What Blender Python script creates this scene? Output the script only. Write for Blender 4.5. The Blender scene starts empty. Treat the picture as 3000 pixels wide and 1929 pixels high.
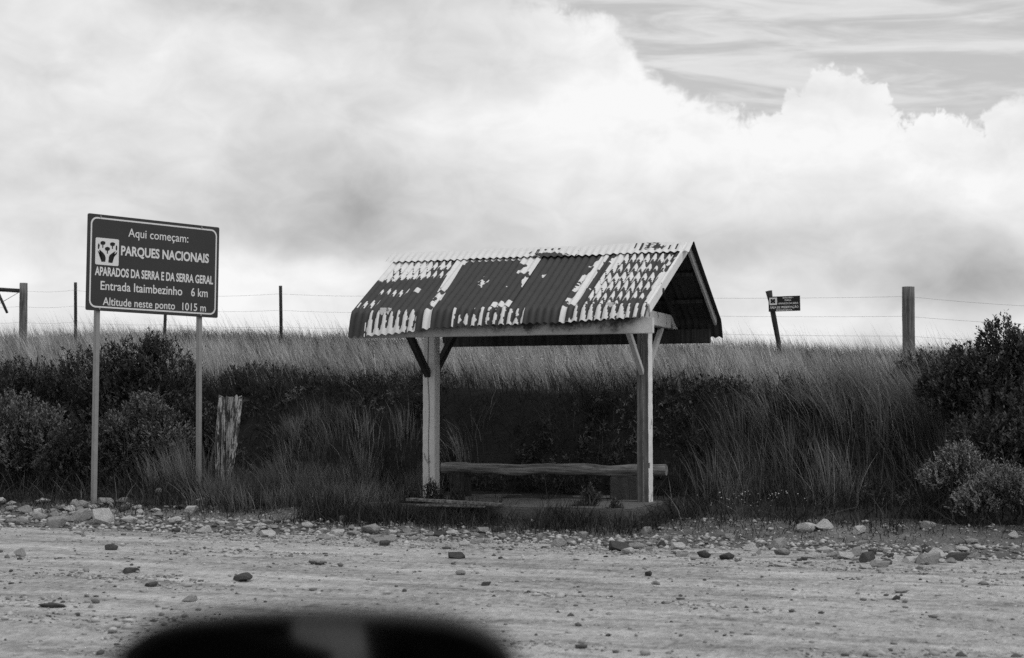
import bpy, bmesh, math, random
import numpy as np
from mathutils import Vector, Matrix

R = math.radians
sc = bpy.context.scene
C = sc.collection
rng = np.random.default_rng(7)
random.seed(7)

# ------------------------------------------------------------------ camera
F_PX, CXP, CYP, HOR = 4600.0, 1500.0, 964.5, 1203.0      # photograph measures (3000 x 1929)
EYE = 1.38
PITCH = math.atan((HOR - CYP) / F_PX)
cd = bpy.data.cameras.new('camera')
cam = bpy.data.objects.new('camera', cd); C.objects.link(cam)
cam.location = (0, 0, EYE); cam.rotation_euler = (math.pi/2 + PITCH, 0, 0)
cd.sensor_fit = 'HORIZONTAL'; cd.sensor_width = 36.0; cd.lens = F_PX / 3000 * 36
cd.clip_start = 0.05; cd.clip_end = 20000
cd.dof.use_dof = True; cd.dof.focus_distance = 18.8; cd.dof.aperture_fstop = 3.2
sc.camera = cam

# ------------------------------------------------------------------ exposure
sc.view_settings.view_transform = 'Standard'
sc.view_settings.look = 'None'
sc.view_settings.exposure = 0.0
sc.view_settings.gamma = 1.0
sc.view_settings.use_curve_mapping = False
sc.render.engine = 'CYCLES'
sc.cycles.use_denoising = False
sc.cycles.max_bounces = 5
sc.cycles.diffuse_bounces = 2
sc.cycles.transparent_max_bounces = 8
sc.cycles.caustics_reflective = False
sc.cycles.caustics_refractive = False

# ------------------------------------------------------------------ sun (soft, behind cloud)
SUN_EL, SUN_AZ = 58.0, 115.0          # azimuth clockwise from the viewing direction
sd = bpy.data.lights.new('sun', 'SUN'); sd.energy = 1.3; sd.angle = R(22); sd.color = (1, 1, 1)
sun = bpy.data.objects.new('sun', sd); C.objects.link(sun)
sun.location = (20, -10, 40)
sdir = Vector((math.sin(R(SUN_AZ))*math.cos(R(SUN_EL)), math.cos(R(SUN_AZ))*math.cos(R(SUN_EL)), math.sin(R(SUN_EL))))
sun.rotation_euler = sdir.to_track_quat('Z', 'Y').to_euler()

# ------------------------------------------------------------------ node helper
class NT:
    def __init__(s, tree): s.t = tree; s.n = tree.nodes; s.l = tree.links
    def new(s, typ, **kw):
        n = s.n.new(typ)
        for k, v in kw.items(): setattr(n, k, v)
        return n
    def put(s, sock, v):
        if v is None: return
        if hasattr(v, 'is_output') : s.l.new(v, sock)
        else: sock.default_value = v
    def math(s, op, a, b=None, c=None, clamp=False):
        n = s.new('ShaderNodeMath', operation=op, use_clamp=clamp)
        s.put(n.inputs[0], a); s.put(n.inputs[1], b); s.put(n.inputs[2], c)
        return n.outputs[0]
    def mul(s, a, b): return s.math('MULTIPLY', a, b)
    def add(s, a, b): return s.math('ADD', a, b)
    def sub(s, a, b): return s.math('SUBTRACT', a, b)
    def ss(s, x, a, b, o0=0.0, o1=1.0):
        n = s.new('ShaderNodeMapRange', interpolation_type='SMOOTHSTEP')
        s.put(n.inputs[0], x); s.put(n.inputs[1], a); s.put(n.inputs[2], b); s.put(n.inputs[3], o0); s.put(n.inputs[4], o1)
        return n.outputs[0]
    def mix(s, f, a, b):
        n = s.new('ShaderNodeMix', data_type='FLOAT')
        s.put(n.inputs[0], f); s.put(n.inputs[2], a); s.put(n.inputs[3], b)
        return n.outputs[0]
    def noise(s, vec, scale, detail=4, rough=0.55, dist=0.0, sc3=None):
        if sc3 is not None:
            m = s.new('ShaderNodeVectorMath', operation='MULTIPLY')
            s.put(m.inputs[0], vec); m.inputs[1].default_value = sc3; vec = m.outputs[0]
        n = s.new('ShaderNodeTexNoise')
        s.put(n.inputs['Vector'], vec); n.inputs['Scale'].default_value = scale
        n.inputs['Detail'].default_value = detail; n.inputs['Roughness'].default_value = rough
        n.inputs['Distortion'].default_value = dist
        return n.outputs[0]
    def grey(s, v):
        n = s.new('ShaderNodeCombineColor')
        for i in range(3): s.put(n.inputs[i], v)
        return n.outputs[0]
    def gauss(s, x, y, x0, y0, sx, sy):
        dx = s.mul(s.sub(x, x0), 1/sx); dy = s.mul(s.sub(y, y0), 1/sy)
        q = s.add(s.mul(dx, dx), s.mul(dy, dy))
        return s.math('EXPONENT', s.mul(q, -1.0))

# ------------------------------------------------------------------ world: monochrome sky with a cumulus bank
def build_world():
    w = bpy.data.worlds.new('World'); sc.world = w; w.use_nodes = True
    t = NT(w.node_tree); w.node_tree.nodes.clear()
    out = t.new('ShaderNodeOutputWorld'); bg = t.new('ShaderNodeBackground')
    t.l.new(bg.outputs[0], out.inputs[0])
    sky = t.new('ShaderNodeTexSky', sky_type='NISHITA'); sky.sun_disc = False
    sky.sun_elevation = R(SUN_EL); sky.sun_rotation = R(SUN_AZ); sky.altitude = 1015
    bw = t.new('ShaderNodeRGBToBW'); t.l.new(sky.outputs[0], bw.inputs[0])
    tc = t.new('ShaderNodeTexCoord'); d = tc.outputs['Generated']
    sep = t.new('ShaderNodeSeparateXYZ'); t.l.new(d, sep.inputs[0])
    x, y, z = sep.outputs
    az = t.mul(t.math('ARCTAN2', x, y), 57.29578)
    el = t.mul(t.math('ARCSINE', z), 57.29578)
    # top edge of the cumulus bank over azimuth
    fc = t.new('ShaderNodeFloatCurve')
    pts = [(-180, 14), (-90, 22), (-30, 20), (-14, 17.6), (-3, 16.2), (0.2, 14.9), (2.2, 14.35), (3.6, 13.5), (5.0, 12.4), (6.2, 11.2), (8.4, 10.75),
           (10.2, 11.25), (12.2, 11.7), (13.7, 10.9), (15.4, 10.1), (16.9, 10.0), (18.2, 10.75), (30, 12), (90, 14), (180, 14)]
    cv = fc.mapping.curves[0]
    while len(cv.points) > 2: cv.points.remove(cv.points[0])
    for i, (a, e) in enumerate(pts):
        px, py = (a + 180) / 360, e / 30
        if i < 1: cv.points[0].location = (px, py)
        elif i == len(pts) - 1: cv.points[-1].location = (px, py)
        else: cv.points.new(px, py)
    for p in cv.points: p.handle_type = 'AUTO'
    fc.mapping.update()
    t.l.new(t.mul(t.add(az, 180.0), 1/360), fc.inputs['Value'])
    bound = t.mul(fc.outputs[0], 30.0)
    n_big = t.noise(d, 9.0, 3, 0.5)
    n_bil = t.noise(d, 26.0, 9, 0.56, 0.4)
    n_fin = t.noise(d, 95.0, 8, 0.62, 0.7)
    pert = t.add(t.mul(t.sub(n_bil, 0.5), 3.8), t.mul(t.sub(n_fin, 0.5), 1.7))
    dist = t.add(t.sub(bound, el), pert)                   # degrees inside the cloud
    soft = t.ss(az, -6.0, 4.5, 1.7, 0.17)
    soft2 = t.mix(t.ss(n_big, 0.50, 0.68), soft, t.add(soft, 0.45))
    cm = t.ss(dist, t.mul(soft2, -1.0), soft2)
    # shading inside the cloud: bright crowns, grey flat bases
    n1 = t.noise(d, 8.0, 5, 0.52, 0.25, (1, 1, 1.9))
    n2 = t.noise(d, 24.0, 6, 0.55, 0.5, (1, 1, 1.6))
    base = 0.715
    sh = t.add(base, t.mul(t.sub(n1, 0.5), 0.54))
    sh = t.add(sh, t.mul(t.sub(n2, 0.5), 0.34))
    for (ga, ge, sx, sy, amp) in ((2.6, 9.6, 5.5, 3.6, .18), (6.0, 8.4, 4.0, 1.8, .05), (13.5, 8.9, 6.0, 1.7, .12), (17.5, 7.4, 3.0, 1.4, .08), (-15.5, 13.0, 6.0, 3.4, .07),
                               (-6.0, 8.4, 6.5, 2.2, -.02), (-10.0, 6.2, 4.2, 1.2, -.06), (-3.0, 7.4, 7.0, 1.8, -.09), (-14.8, 4.6, 6.0, 1.4, .23), (-7.0, 4.9, 4.0, 0.9, .13), (-16.0, 8.4, 4.5, 1.3, -.07), (-12.5, 14.5, 2.5, 0.8, -.06),
                               (4.8, 5.9, 5.5, 0.8, -.09), (16.0, 4.5, 5.0, 0.9, -.24), (9.5, 5.6, 6.0, 1.0, -.10), (14.0, 6.3, 3.0, 0.8, -.08), (8.5, 4.0, 2.6, 0.9, .05), (13.0, 2.9, 7.0, 0.9, .10), (-5.5, 3.0, 8.0, 1.0, .12), (2.0, 13.5, 2.6, 1.2, .09)):
        sh = t.add(sh, t.mul(t.gauss(az, el, ga, ge, sx, sy), amp))
    # flat shadowed base of the nearer cloud with a clear lower edge
    elp = t.add(el, t.add(t.mul(t.sub(n_bil, 0.5), 1.6), t.mul(t.sub(n_big, 0.5), 2.4)))
    belly = t.mul(t.mul(t.ss(elp, 4.95, 5.6), t.ss(elp, 6.0, 9.5, 1.0, 0.0)), t.mul(t.ss(az, -14.0, -9.0), t.ss(az, -6.0, 3.0, 1.0, 0.0)))
    sh = t.sub(sh, t.mul(belly, 0.12))
    rim = t.ss(dist, 0.0, 3.4)
    sh = t.add(sh, t.mul(t.sub(1.0, rim), t.ss(az, -4.0, 3.0, 0.0, 0.10)))
    sh = t.math('MINIMUM', t.math('MAXIMUM', sh, 0.36), 0.945)
    # clear sky with cirrus streaks
    rot = t.new('ShaderNodeVectorRotate', rotation_type='Y_AXIS'); t.l.new(d, rot.inputs['Vector']); rot.inputs['Angle'].default_value = R(-3)
    n3 = t.noise(rot.outputs[0], 8.0, 6, 0.58, 0.8, (1.0, 1.0, 8.5))
    n4 = t.noise(rot.outputs[0], 30.0, 5, 0.6, 0.9, (1.0, 1.0, 6.0))
    cirrus = t.add(t.ss(n3, 0.40, 0.66), t.mul(t.sub(n4, 0.5), 0.6))
    cirrus = t.mul(t.math('MAXIMUM', cirrus, 0.0), t.ss(el, 8.0, 12.5, 0.25, 1.0))
    clear = t.add(t.mul(bw.outputs[0], 0.035), 0.445)
    clear = t.add(clear, t.mul(cirrus, 0.20))
    col = t.mix(cm, clear, sh)
    below = t.ss(el, -1.5, 0.0)
    col = t.mix(below, 0.30, col)
    t.l.new(t.grey(t.mul(col, 10.0)), bg.inputs['Color'])
    bg.inputs['Strength'].default_value = 0.1
build_world()

# ------------------------------------------------------------------ shelter frame of reference: u along the road to the right, v away from it
TH = R(20.1)
PR = np.array([1.57, 18.6])
AX = np.array([math.cos(TH), -math.sin(TH)]); PV = np.array([math.sin(TH), math.cos(TH)])
BASE = 0.30
def W(u, v, z):
    q = PR + AX*u + PV*v
    return Vector((q[0], q[1], z))
def uv_of(X, Y):
    dx, dy = X - PR[0], Y - PR[1]
    return dx*AX[0] + dy*AX[1], dx*PV[0] + dy*PV[1]
def ray(px, py):
    cx, cy = (px - CXP)/F_PX, (CYP - py)/F_PX
    return np.array([cx, math.cos(PITCH) - cy*math.sin(PITCH), math.sin(PITCH) + cy*math.cos(PITCH)])
def at_v(px, py, v):
    d = ray(px, py); o = -PR.dot(PV)
    t = (v - o) / (d[:2].dot(PV))
    return Vector((d[0]*t, d[1]*t, EYE + d[2]*t))
def at_Y(px, py, Y):
    d = ray(px, py); t = Y/d[1]
    return Vector((d[0]*t, Y, EYE + d[2]*t))

# ------------------------------------------------------------------ smooth value noise (numpy) and ground heights
_tab = rng.random((256, 256))
def vnoise(x, y):
    xi, yi = np.floor(x).astype(int), np.floor(y).astype(int)
    fx, fy = x - xi, y - yi
    fx = fx*fx*(3 - 2*fx); fy = fy*fy*(3 - 2*fy)
    g = lambda i, j: _tab[i & 255, j & 255]
    return (g(xi, yi)*(1-fx) + g(xi+1, yi)*fx)*(1-fy) + (g(xi, yi+1)*(1-fx) + g(xi+1, yi+1)*fx)*fy
def fbm(x, y, o=4):
    s = 0; a = 0.5
    for i in range(o):
        s = s + a*(vnoise(x*2**i + 17*i, y*2**i + 31*i) - 0.5); a *= 0.5
    return s
def sstep(x, a, b):
    t = np.clip((x - a)/(b - a), 0, 1); return t*t*(3 - 2*t)
def edge_v(u):                      # road edge
    return -2.25 + 0.35*fbm(u*0.5, u*0 + 3.3, 3)*2 + 0.25*sstep(u, 1.5, 4.5) * -1
def road_h(u, v):
    w = 0.5*fbm(u*0.12, v*0.3, 2)
    z = 0.05*fbm(u*0.22, v*1.1 + 5, 4) + 0.022*fbm(u*0.7 + 9, v*4.0 + w*3, 4) + 0.030*fbm(u*3.1, v*4.3, 4) + 0.05*fbm(u*0.15, v*1.9 + 40, 2)
    return z
def bank_par(u):
    foot = 1.35 - 0.75*sstep(-u, 3.2, 5.0) + 0.6*sstep(-u, 6.2, 8.0) - 0.9*sstep(u, 0.6, 3.4)
    top = 2.75 + 0.35*sstep(-u, 3.0, 4.6) - 0.3*sstep(u, 2.0, 5.0) + 0.55*fbm(u*1.1 + 4, u*0 + 8.2, 3) + 0.25*fbm(u*4.3, u*0 + 1.2, 2)
    return foot, top
def ground_h(u, v):
    u = np.asarray(u, float); v = np.asarray(v, float)
    foot, top = bank_par(u)
    wob = 0.28*fbm(u*0.9, v*0.4 + 2, 3)*2
    f, tp = foot + wob, top + wob*0.8
    z = 0.20*sstep(v, -2.1, -1.0) + 0.10*sstep(v, -1.1, 0.6)
    zt = 1.64 + 0.012*np.clip(-u, -8, 12) + 0.20*fbm(u*0.8, u*0 + 6.1, 3)
    k = np.clip((v - f)/(tp - f), 0, 1)
    prof = np.where(k < .82, k*0.88/.82, .88 + (k - .82)/.18*.12)
    prof = prof*prof*(3-2*prof)*0.45 + prof*0.55
    mead = np.clip(v - tp, 0, 6.2)*0.072 + np.clip(v - tp - 6.2, 0, 3.0)*0.058
    left = 0.026*np.clip(1.5 - u, -3, 14)*sstep(v, 4.0, 9.0)
    z = np.where(v > f, z + (zt - z)*prof, z) + mead + left
    z = z - 0.045*np.clip(v - 13.0, 0, 60) - 0.0*v
    z = np.where(v > 80, np.maximum(z, -1.0), z)
    bump = 0.05*fbm(u*1.7, v*1.7, 3)*sstep(v, -1.9, -1.2) + 0.10*fbm(u*0.6, v*0.6, 3)*sstep(v, 0.5, 3) + 0.05*fbm(u*5, v*5, 3)*sstep(v, -2.0, -1.4)
    rz = road_h(u, v)
    rim = 0.06*np.exp(-((v - edge_v(u) - 0.35)/0.35)**2)*(0.7 + 1.6*fbm(u*1.3, v*0.5, 2))
    far = sstep(np.abs(u), 40, 90)
    w = sstep(v, edge_v(u) - 0.35, edge_v(u) + 0.15)
    return (rz - 0.05)*(1 - w) + w*(z + bump*(1 - far) + rz*0.4 + rim)
def gz(x, y):
    u, v = uv_of(x, y)
    g = float(ground_h(u, v)); 
    if v < float(edge_v(np.array(u))) + 0.1: g = max(g, float(road_h(np.array(u), np.array(v))) + 0.004)
    return g
def ground_z(X, Y):
    u, v = uv_of(X, Y); g = ground_h(u, v)
    return np.where(v < edge_v(u) + 0.1, np.maximum(g, road_h(u, v) + 0.004), g)
def at_ground(px, py):
    d = ray(px, py); ts = np.arange(6.0, 40, 0.05)
    hit = np.nonzero(EYE + d[2]*ts <= ground_z(d[0]*ts, d[1]*ts))[0]
    t = ts[hit[0]] if len(hit) else 30.0
    return Vector((d[0]*t, d[1]*t, gz(d[0]*t, d[1]*t)))

# ------------------------------------------------------------------ materials (monochrome, as the photograph)
MAT = {}
def material(name, rough=0.8, spec=0.3):
    m = bpy.data.materials.new(name); m.use_nodes = True
    t = NT(m.node_tree); b = t.n['Principled BSDF']
    b.inputs['Roughness'].default_value = rough
    b.inputs['Specular IOR Level'].default_value = spec
    MAT[name] = m
    return m, t, b
def obj_co(t): return t.new('ShaderNodeTexCoord').outputs['Object']
def bump(t, b, h, strength=0.4, dist=0.01):
    n = t.new('ShaderNodeBump'); n.inputs['Strength'].default_value = strength; n.inputs['Distance'].default_value = dist
    t.l.new(h, n.inputs['Height']); t.l.new(n.outputs[0], b.inputs['Normal'])

def mk_materials():
    # dirt road
    m, t, b = material('dirt_road', 0.95, 0.15)
    geo = t.new('ShaderNodeNewGeometry'); P = geo.outputs['Position']
    vr = t.new('ShaderNodeVectorRotate', rotation_type='Z_AXIS'); t.l.new(P, vr.inputs['Vector']); vr.inputs['Angle'].default_value = TH
    Q = vr.outputs[0]
    streak = t.noise(Q, 1.0, 6, 0.6, 0.5, (0.35, 2.6, 1))
    patch = t.noise(Q, 1.0, 5, 0.6, 0.3, (0.7, 1.6, 1))
    grit = t.noise(Q, 1.0, 5, 0.75, 0, (17, 9, 12))
    grit2 = t.noise(Q, 1.0, 5, 0.70, 0.4, (3.2, 4.6, 4))
    c = t.add(0.42, t.mul(t.sub(streak, 0.5), 0.80))
    c = t.add(c, t.mul(t.sub(patch, 0.5), 0.24))
    c = t.add(c, t.mul(t.sub(grit, 0.5), 0.80))
    c = t.add(c, t.mul(t.sub(grit2, 0.5), 0.45))
    dark = t.ss(t.noise(Q, 1.0, 6, 0.75, 0.3, (3.4, 4.2, 3)), 0.57, 0.68)
    c = t.mul(c, t.mix(dark, 1.0, 0.55))
    c = t.math('MINIMUM', t.math('MAXIMUM', c, 0.08), 0.72)
    t.l.new(t.grey(c), b.inputs['Base Color'])
    bump(t, b, t.add(t.mul(grit, 0.8), t.add(t.mul(grit2, 1.0), t.mul(streak, 0.8))), 1.0, 0.06)
    # verge, bank and meadow soil
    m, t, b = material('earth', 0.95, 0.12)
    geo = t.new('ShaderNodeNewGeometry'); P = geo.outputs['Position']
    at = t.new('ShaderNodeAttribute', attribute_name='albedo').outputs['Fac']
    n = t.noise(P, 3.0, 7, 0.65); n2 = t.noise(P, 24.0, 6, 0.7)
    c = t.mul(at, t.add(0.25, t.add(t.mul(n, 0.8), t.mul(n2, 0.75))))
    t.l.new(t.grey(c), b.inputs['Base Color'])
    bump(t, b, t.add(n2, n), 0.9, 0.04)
    # foliage: 'shade' is each blade's or leaf's own tone
    for nm, alb, tr in (('dry_grass', 0.46, .38), ('dark_grass', 0.050, .22), ('shrub_leaf', 0.075, .15), ('pale_shrub_leaf', 0.22, .15), ('weed_leaf', 0.12, .2)):
        m = bpy.data.materials.new(nm); m.use_nodes = True; MAT[nm] = m
        t = NT(m.node_tree); t.n.clear()
        o = t.new('ShaderNodeOutputMaterial'); mx = t.new('ShaderNodeMixShader')
        d = t.new('ShaderNodeBsdfDiffuse'); tl = t.new('ShaderNodeBsdfTranslucent')
        at = t.new('ShaderNodeAttribute', attribute_name='shade').outputs['Fac']
        c = t.grey(t.mul(at, alb))
        t.l.new(c, d.inputs[0]); t.l.new(c, tl.inputs[0])
        mx.inputs[0].default_value = tr
        t.l.new(d.outputs[0], mx.inputs[1]); t.l.new(tl.outputs[0], mx.inputs[2]); t.l.new(mx.outputs[0], o.inputs[0])
    # woods
    def wood(name, lo, hi, along=(30, 30, 1.5), rough=0.85, paint=None, pscale=6.0, pthr=0.42, scale=1.0, pz=0.55):
        m, t, b = material(name, rough, 0.25)
        co = obj_co(t)
        g = t.noise(co, 1.0*scale, 6, 0.6, 0.6, along)
        g2 = t.noise(co, 14.0, 5, 0.65)
        c = t.mix(t.ss(g, 0.3, 0.7), lo, hi)
        c = t.mul(c, t.add(0.65, t.mul(g2, 0.7)))
        h = g
        if paint:
            pn = t.noise(co, pscale, 8, 0.68, 0.3, (1, 1, pz))
            pm = t.ss(pn, pthr - 0.03, pthr + 0.03)
            pc = t.mul(paint, t.add(0.75, t.mul(t.noise(co, 3.0, 6, 0.7), 0.5)))
            spots = t.ss(t.noise(co, 38.0, 3, 0.6), 0.68, 0.73)
            pc = t.mul(pc, t.mix(spots, 1.0, 0.35))
            c = t.mix(pm, c, pc); h = t.add(t.mul(g, 0.5), t.mul(pm, 0.4))
        t.l.new(t.grey(c), b.inputs['Base Color'])
        bump(t, b, h, 0.5, 0.01)
        return m, t, b
    wood('weathered_wood', 0.07, 0.24)
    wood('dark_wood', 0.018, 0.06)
    wood('log_wood', 0.05, 0.30, (2.0, 34, 34))
    wood('plank_wood', 0.05, 0.22, (1.5, 30, 30))
    wood('stump_wood', 0.02, 0.10, (26, 26, 1.6), paint=0.44, pscale=26.0, pthr=0.515, pz=0.13)
    wood('fence_wood', 0.06, 0.22, (40, 40, 2.0))
    wood('thin_post_wood', 0.02, 0.05, (40, 40, 2.0))
    wood('painted_post', 0.04, 0.16, (30, 30, 1.5), paint=0.62, pscale=5.0, pthr=0.36)
    wood('worn_post', 0.07, 0.19, (24, 24, 1.2), paint=0.50, pscale=3.0, pthr=0.64)
    wood('painted_side', 0.10, 0.30, (30, 30, 1.5), paint=0.80, pscale=9.0, pthr=0.36)
    wood('painted_tie', 0.08, 0.24, (30, 1.5, 30), paint=0.74, pscale=5.0, pthr=0.42)
    wood('painted_brace', 0.08, 0.24, paint=0.50, pscale=6.0, pthr=0.38)
    # front beam: paint with mould at its upper edge, darkened further to imitate shade
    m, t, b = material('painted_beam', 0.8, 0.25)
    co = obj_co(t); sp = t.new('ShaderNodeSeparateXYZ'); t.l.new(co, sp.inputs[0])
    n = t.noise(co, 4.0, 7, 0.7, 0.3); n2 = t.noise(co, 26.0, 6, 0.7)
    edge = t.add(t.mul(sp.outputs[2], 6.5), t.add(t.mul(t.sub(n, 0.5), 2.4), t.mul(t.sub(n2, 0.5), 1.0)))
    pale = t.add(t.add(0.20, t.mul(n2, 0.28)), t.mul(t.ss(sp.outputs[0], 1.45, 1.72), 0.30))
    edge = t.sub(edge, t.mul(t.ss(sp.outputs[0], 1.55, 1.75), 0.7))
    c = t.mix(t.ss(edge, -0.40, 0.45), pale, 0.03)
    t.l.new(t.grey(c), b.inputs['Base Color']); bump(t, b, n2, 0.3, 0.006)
    # roof sheet paint: 'paint' > 0.5 is flaking white, below it dark rust
    m, t, b = material('roof_sheet', 0.62, 0.35)
    co = obj_co(t); at = t.new('ShaderNodeAttribute', attribute_name='paint').outputs['Fac']
    fine = t.noise(co, 42.0, 5, 0.65); mid = t.noise(co, 9.0, 5, 0.6)
    k = t.add(at, t.mul(t.sub(fine, 0.5), 0.42))
    mk = t.ss(k, 0.46, 0.54)
    rust = t.add(0.022, t.mul(mid, 0.026)); wh = t.add(0.56, t.add(t.mul(mid, 0.14), t.mul(fine, 0.12)))
    t.l.new(t.grey(t.mix(mk, rust, wh)), b.inputs['Base Color'])
    bump(t, b, mk, 0.25, 0.003)
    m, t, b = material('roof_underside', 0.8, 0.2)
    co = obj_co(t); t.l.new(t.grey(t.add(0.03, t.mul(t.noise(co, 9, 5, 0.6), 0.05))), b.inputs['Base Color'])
    # sign
    def plain(name, v, rough=0.6, spec=0.3, var=0.25, scale=6.0, metal=0.0):
        m, t, b = material(name, rough, spec)
        co = obj_co(t); n = t.noise(co, scale, 6, 0.62)
        t.l.new(t.grey(t.mul(v, t.add(1 - var/2, t.mul(n, var)))), b.inputs['Base Color'])
        b.inputs['Metallic'].default_value = metal
        return m, t, b
    plain('sign_dark', 0.042, 0.55, 0.3, 0.35, 3.0)
    plain('sign_white', 0.74, 0.6, 0.3, 0.15)
    plain('sign_back', 0.25, 0.5, 0.3)
    plain('emblem_black', 0.012, 0.6)
    plain('sign_post', 0.27, 0.5, 0.4, 0.5, 9.0)
    plain('small_sign_dark', 0.016, 0.6)
    plain('small_sign_white', 0.8, 0.6)
    plain('wire', 0.25, 0.5, 0.5)
    plain('flower_white', 0.55, 0.8)
    plain('mirror_plastic', 0.006, 0.5, 0.25, 0.3)
    m, t, b = plain('mirror_glass', 0.14, 0.05, 0.5, 0.1, metal=1.0)
    plain('added_seat_fabric', 0.012, 0.9, 0.2)
    def stone(name, v):
        m, t, b = material(name, 0.9, 0.2)
        co = obj_co(t); n = t.noise(co, 2.2, 7, 0.65, 0.4); n2 = t.noise(co, 11.0, 6, 0.7)
        t.l.new(t.grey(t.mul(v, t.add(0.30, t.add(t.mul(n, 0.9), t.mul(n2, 0.55))))), b.inputs['Base Color'])
        bump(t, b, t.add(n, n2), 0.6, 0.06)
    stone('stone_pale', 0.50); stone('stone_mid', 0.30); stone('stone_dark', 0.085); stone('concrete', 0.12)
    stone('concrete_block', 0.07)
    m, t, b = material('gravel', 0.95, 0.15)
    at = t.new('ShaderNodeAttribute', attribute_name='shade').outputs['Fac']
    t.l.new(t.grey(at), b.inputs['Base Color'])
mk_materials()

# ------------------------------------------------------------------ object helpers
def tag(o, label=None, cat=None, group=None, kind=None):
    if label: o['label'] = label
    if cat: o['category'] = cat
    if group: o['group'] = group
    if kind: o['kind'] = kind
    return o
def link(name, me, mat, parent=None, smooth=False):
    o = bpy.data.objects.new(name, me); C.objects.link(o)
    if mat is not None:
        me.materials.clear()
        for k in (mat if isinstance(mat, (list, tuple)) else [mat]): me.materials.append(MAT[k])
    if parent is not None: o.parent = parent
    if smooth: me.polygons.foreach_set('use_smooth', [True]*len(me.polygons))
    return o
def empty(name, loc, rz=0.0):
    o = bpy.data.objects.new(name, None); C.objects.link(o)
    o.empty_display_size = 0.2; o.location = loc; o.rotation_euler = (0, 0, rz)
    return o
def arrays(name, co, faces, attrs=None):
    """co (N,3); faces: list of integer arrays (M,k); attrs: {name: per-point floats}"""
    me = bpy.data.meshes.new(name)
    co = np.ascontiguousarray(co, dtype=np.float32)
    me.vertices.add(len(co)); me.vertices.foreach_set('co', co.ravel())
    faces = [np.asarray(f, dtype=np.int32) for f in faces if len(f)]
    tot = np.concatenate([np.full(len(f), f.shape[1], np.int32) for f in faces])
    idx = np.concatenate([f.ravel() for f in faces])
    me.loops.add(len(idx)); me.loops.foreach_set('vertex_index', idx)
    me.polygons.add(len(tot))
    st = np.concatenate([[0], np.cumsum(tot)[:-1]]).astype(np.int32)
    me.polygons.foreach_set('loop_start', st)
    me.update(calc_edges=True)
    for k, v in (attrs or {}).items():
        a = me.attributes.new(k, 'FLOAT', 'POINT'); a.data.foreach_set('value', np.ascontiguousarray(v, dtype=np.float32))
    return me
def bm_mesh(name, bm, recalc=True):
    if recalc: bmesh.ops.recalc_face_normals(bm, faces=bm.faces)
    me = bpy.data.meshes.new(name); bm.to_mesh(me); bm.free(); return me
def box_bm(bm, c, s, mtx=None):
    r = bmesh.ops.create_cube(bm, size=1.0)
    M = Matrix.Translation(c) @ Matrix.Diagonal((*s, 1.0))
    if mtx is not None: M = mtx @ M
    bmesh.ops.transform(bm, matrix=M, verts=r['verts']); return r['verts']
def box(name, c, s, mat, parent=None, bevel=0.006, jitter=0.0, cuts=0):
    bm = bmesh.new(); box_bm(bm, (0, 0, 0), s)
    if cuts:
        ax = max(range(3), key=lambda i: s[i])
        es = [e for e in bm.edges if abs((e.verts[0].co - e.verts[1].co)[ax]) > s[ax]*0.9]
        bmesh.ops.subdivide_edges(bm, edges=es, cuts=cuts, use_grid_fill=True)
    if bevel: bmesh.ops.bevel(bm, geom=[e for e in bm.edges if e.is_manifold and e.calc_face_angle(0) > 0.5], offset=bevel, segments=2, affect='EDGES')
    if jitter:
        for w in bm.verts: w.co += Vector([random.uniform(-jitter, jitter) for _ in range(3)])
    o = link(name, bm_mesh(name, bm), mat, parent); o.location = c
    return o
def beam_between(name, A, B, w, h, mat, parent, side=Vector((1, 0, 0)), jitter=0.002):
    """timber from A to B (parent space), w along side, h across"""
    A, B = Vector(A), Vector(B); d = B - A; L = d.length
    o = box(name, (0, 0, 0), (w, h, L), mat, parent, bevel=0.005, jitter=jitter, cuts=4)
    zax = d.normalized(); x = (side - zax*side.dot(zax)).normalized(); y = zax.cross(x)
    o.matrix_local = Matrix.Translation((A + B)/2) @ Matrix((x, y, zax)).transposed().to_4x4()
    return o
def tube(name, pts, rad, sides, mat, parent=None, closed_ends=True, wob=0.0, seed=0):
    """round bar through pts with radii rad (list or float)"""
    rs = np.random.default_rng(seed + 11)
    pts = [Vector(p) for p in pts]; n = len(pts)
    if not hasattr(rad, '__len__'): rad = [rad]*n
    co = []; prev = None
    ang = np.arange(sides)*2*math.pi/sides
    rw = 1 + wob*rs.standard_normal(sides)
    for i, p in enumerate(pts):
        d = (pts[min(i+1, n-1)] - pts[max(i-1, 0)]).normalized()
        ref = Vector((1, 0, 0)) if abs(d.x) < .9 else Vector((0, 1, 0))
        if prev is None: x = (ref - d*ref.dot(d)).normalized()
        else: x = (prev - d*prev.dot(d)).normalized()
        prev = x; y = d.cross(x)
        rr = rad[i]*rw*(1 + wob*0.6*rs.standard_normal(sides))
        for k in range(sides): co.append(p + (x*math.cos(ang[k]) + y*math.sin(ang[k]))*rr[k])
    q = []
    for i in range(n-1):
        for k in range(sides):
            a = i*sides + k; b_ = i*sides + (k+1) % sides
            q.append((a, b_, b_ + sides, a + sides))
    me = bpy.data.meshes.new(name)
    fs = q + ([tuple(reversed(range(sides))), tuple(range((n-1)*sides, n*sides))] if closed_ends else [])
    me.from_pydata([tuple(c) for c in co], [], fs); me.update()
    if mat is None: return me
    o = link(name, me, mat, parent)
    if sides > 6: me.polygons.foreach_set('use_smooth', [len(p.vertices) == 4 for p in me.polygons])
    return o

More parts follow.
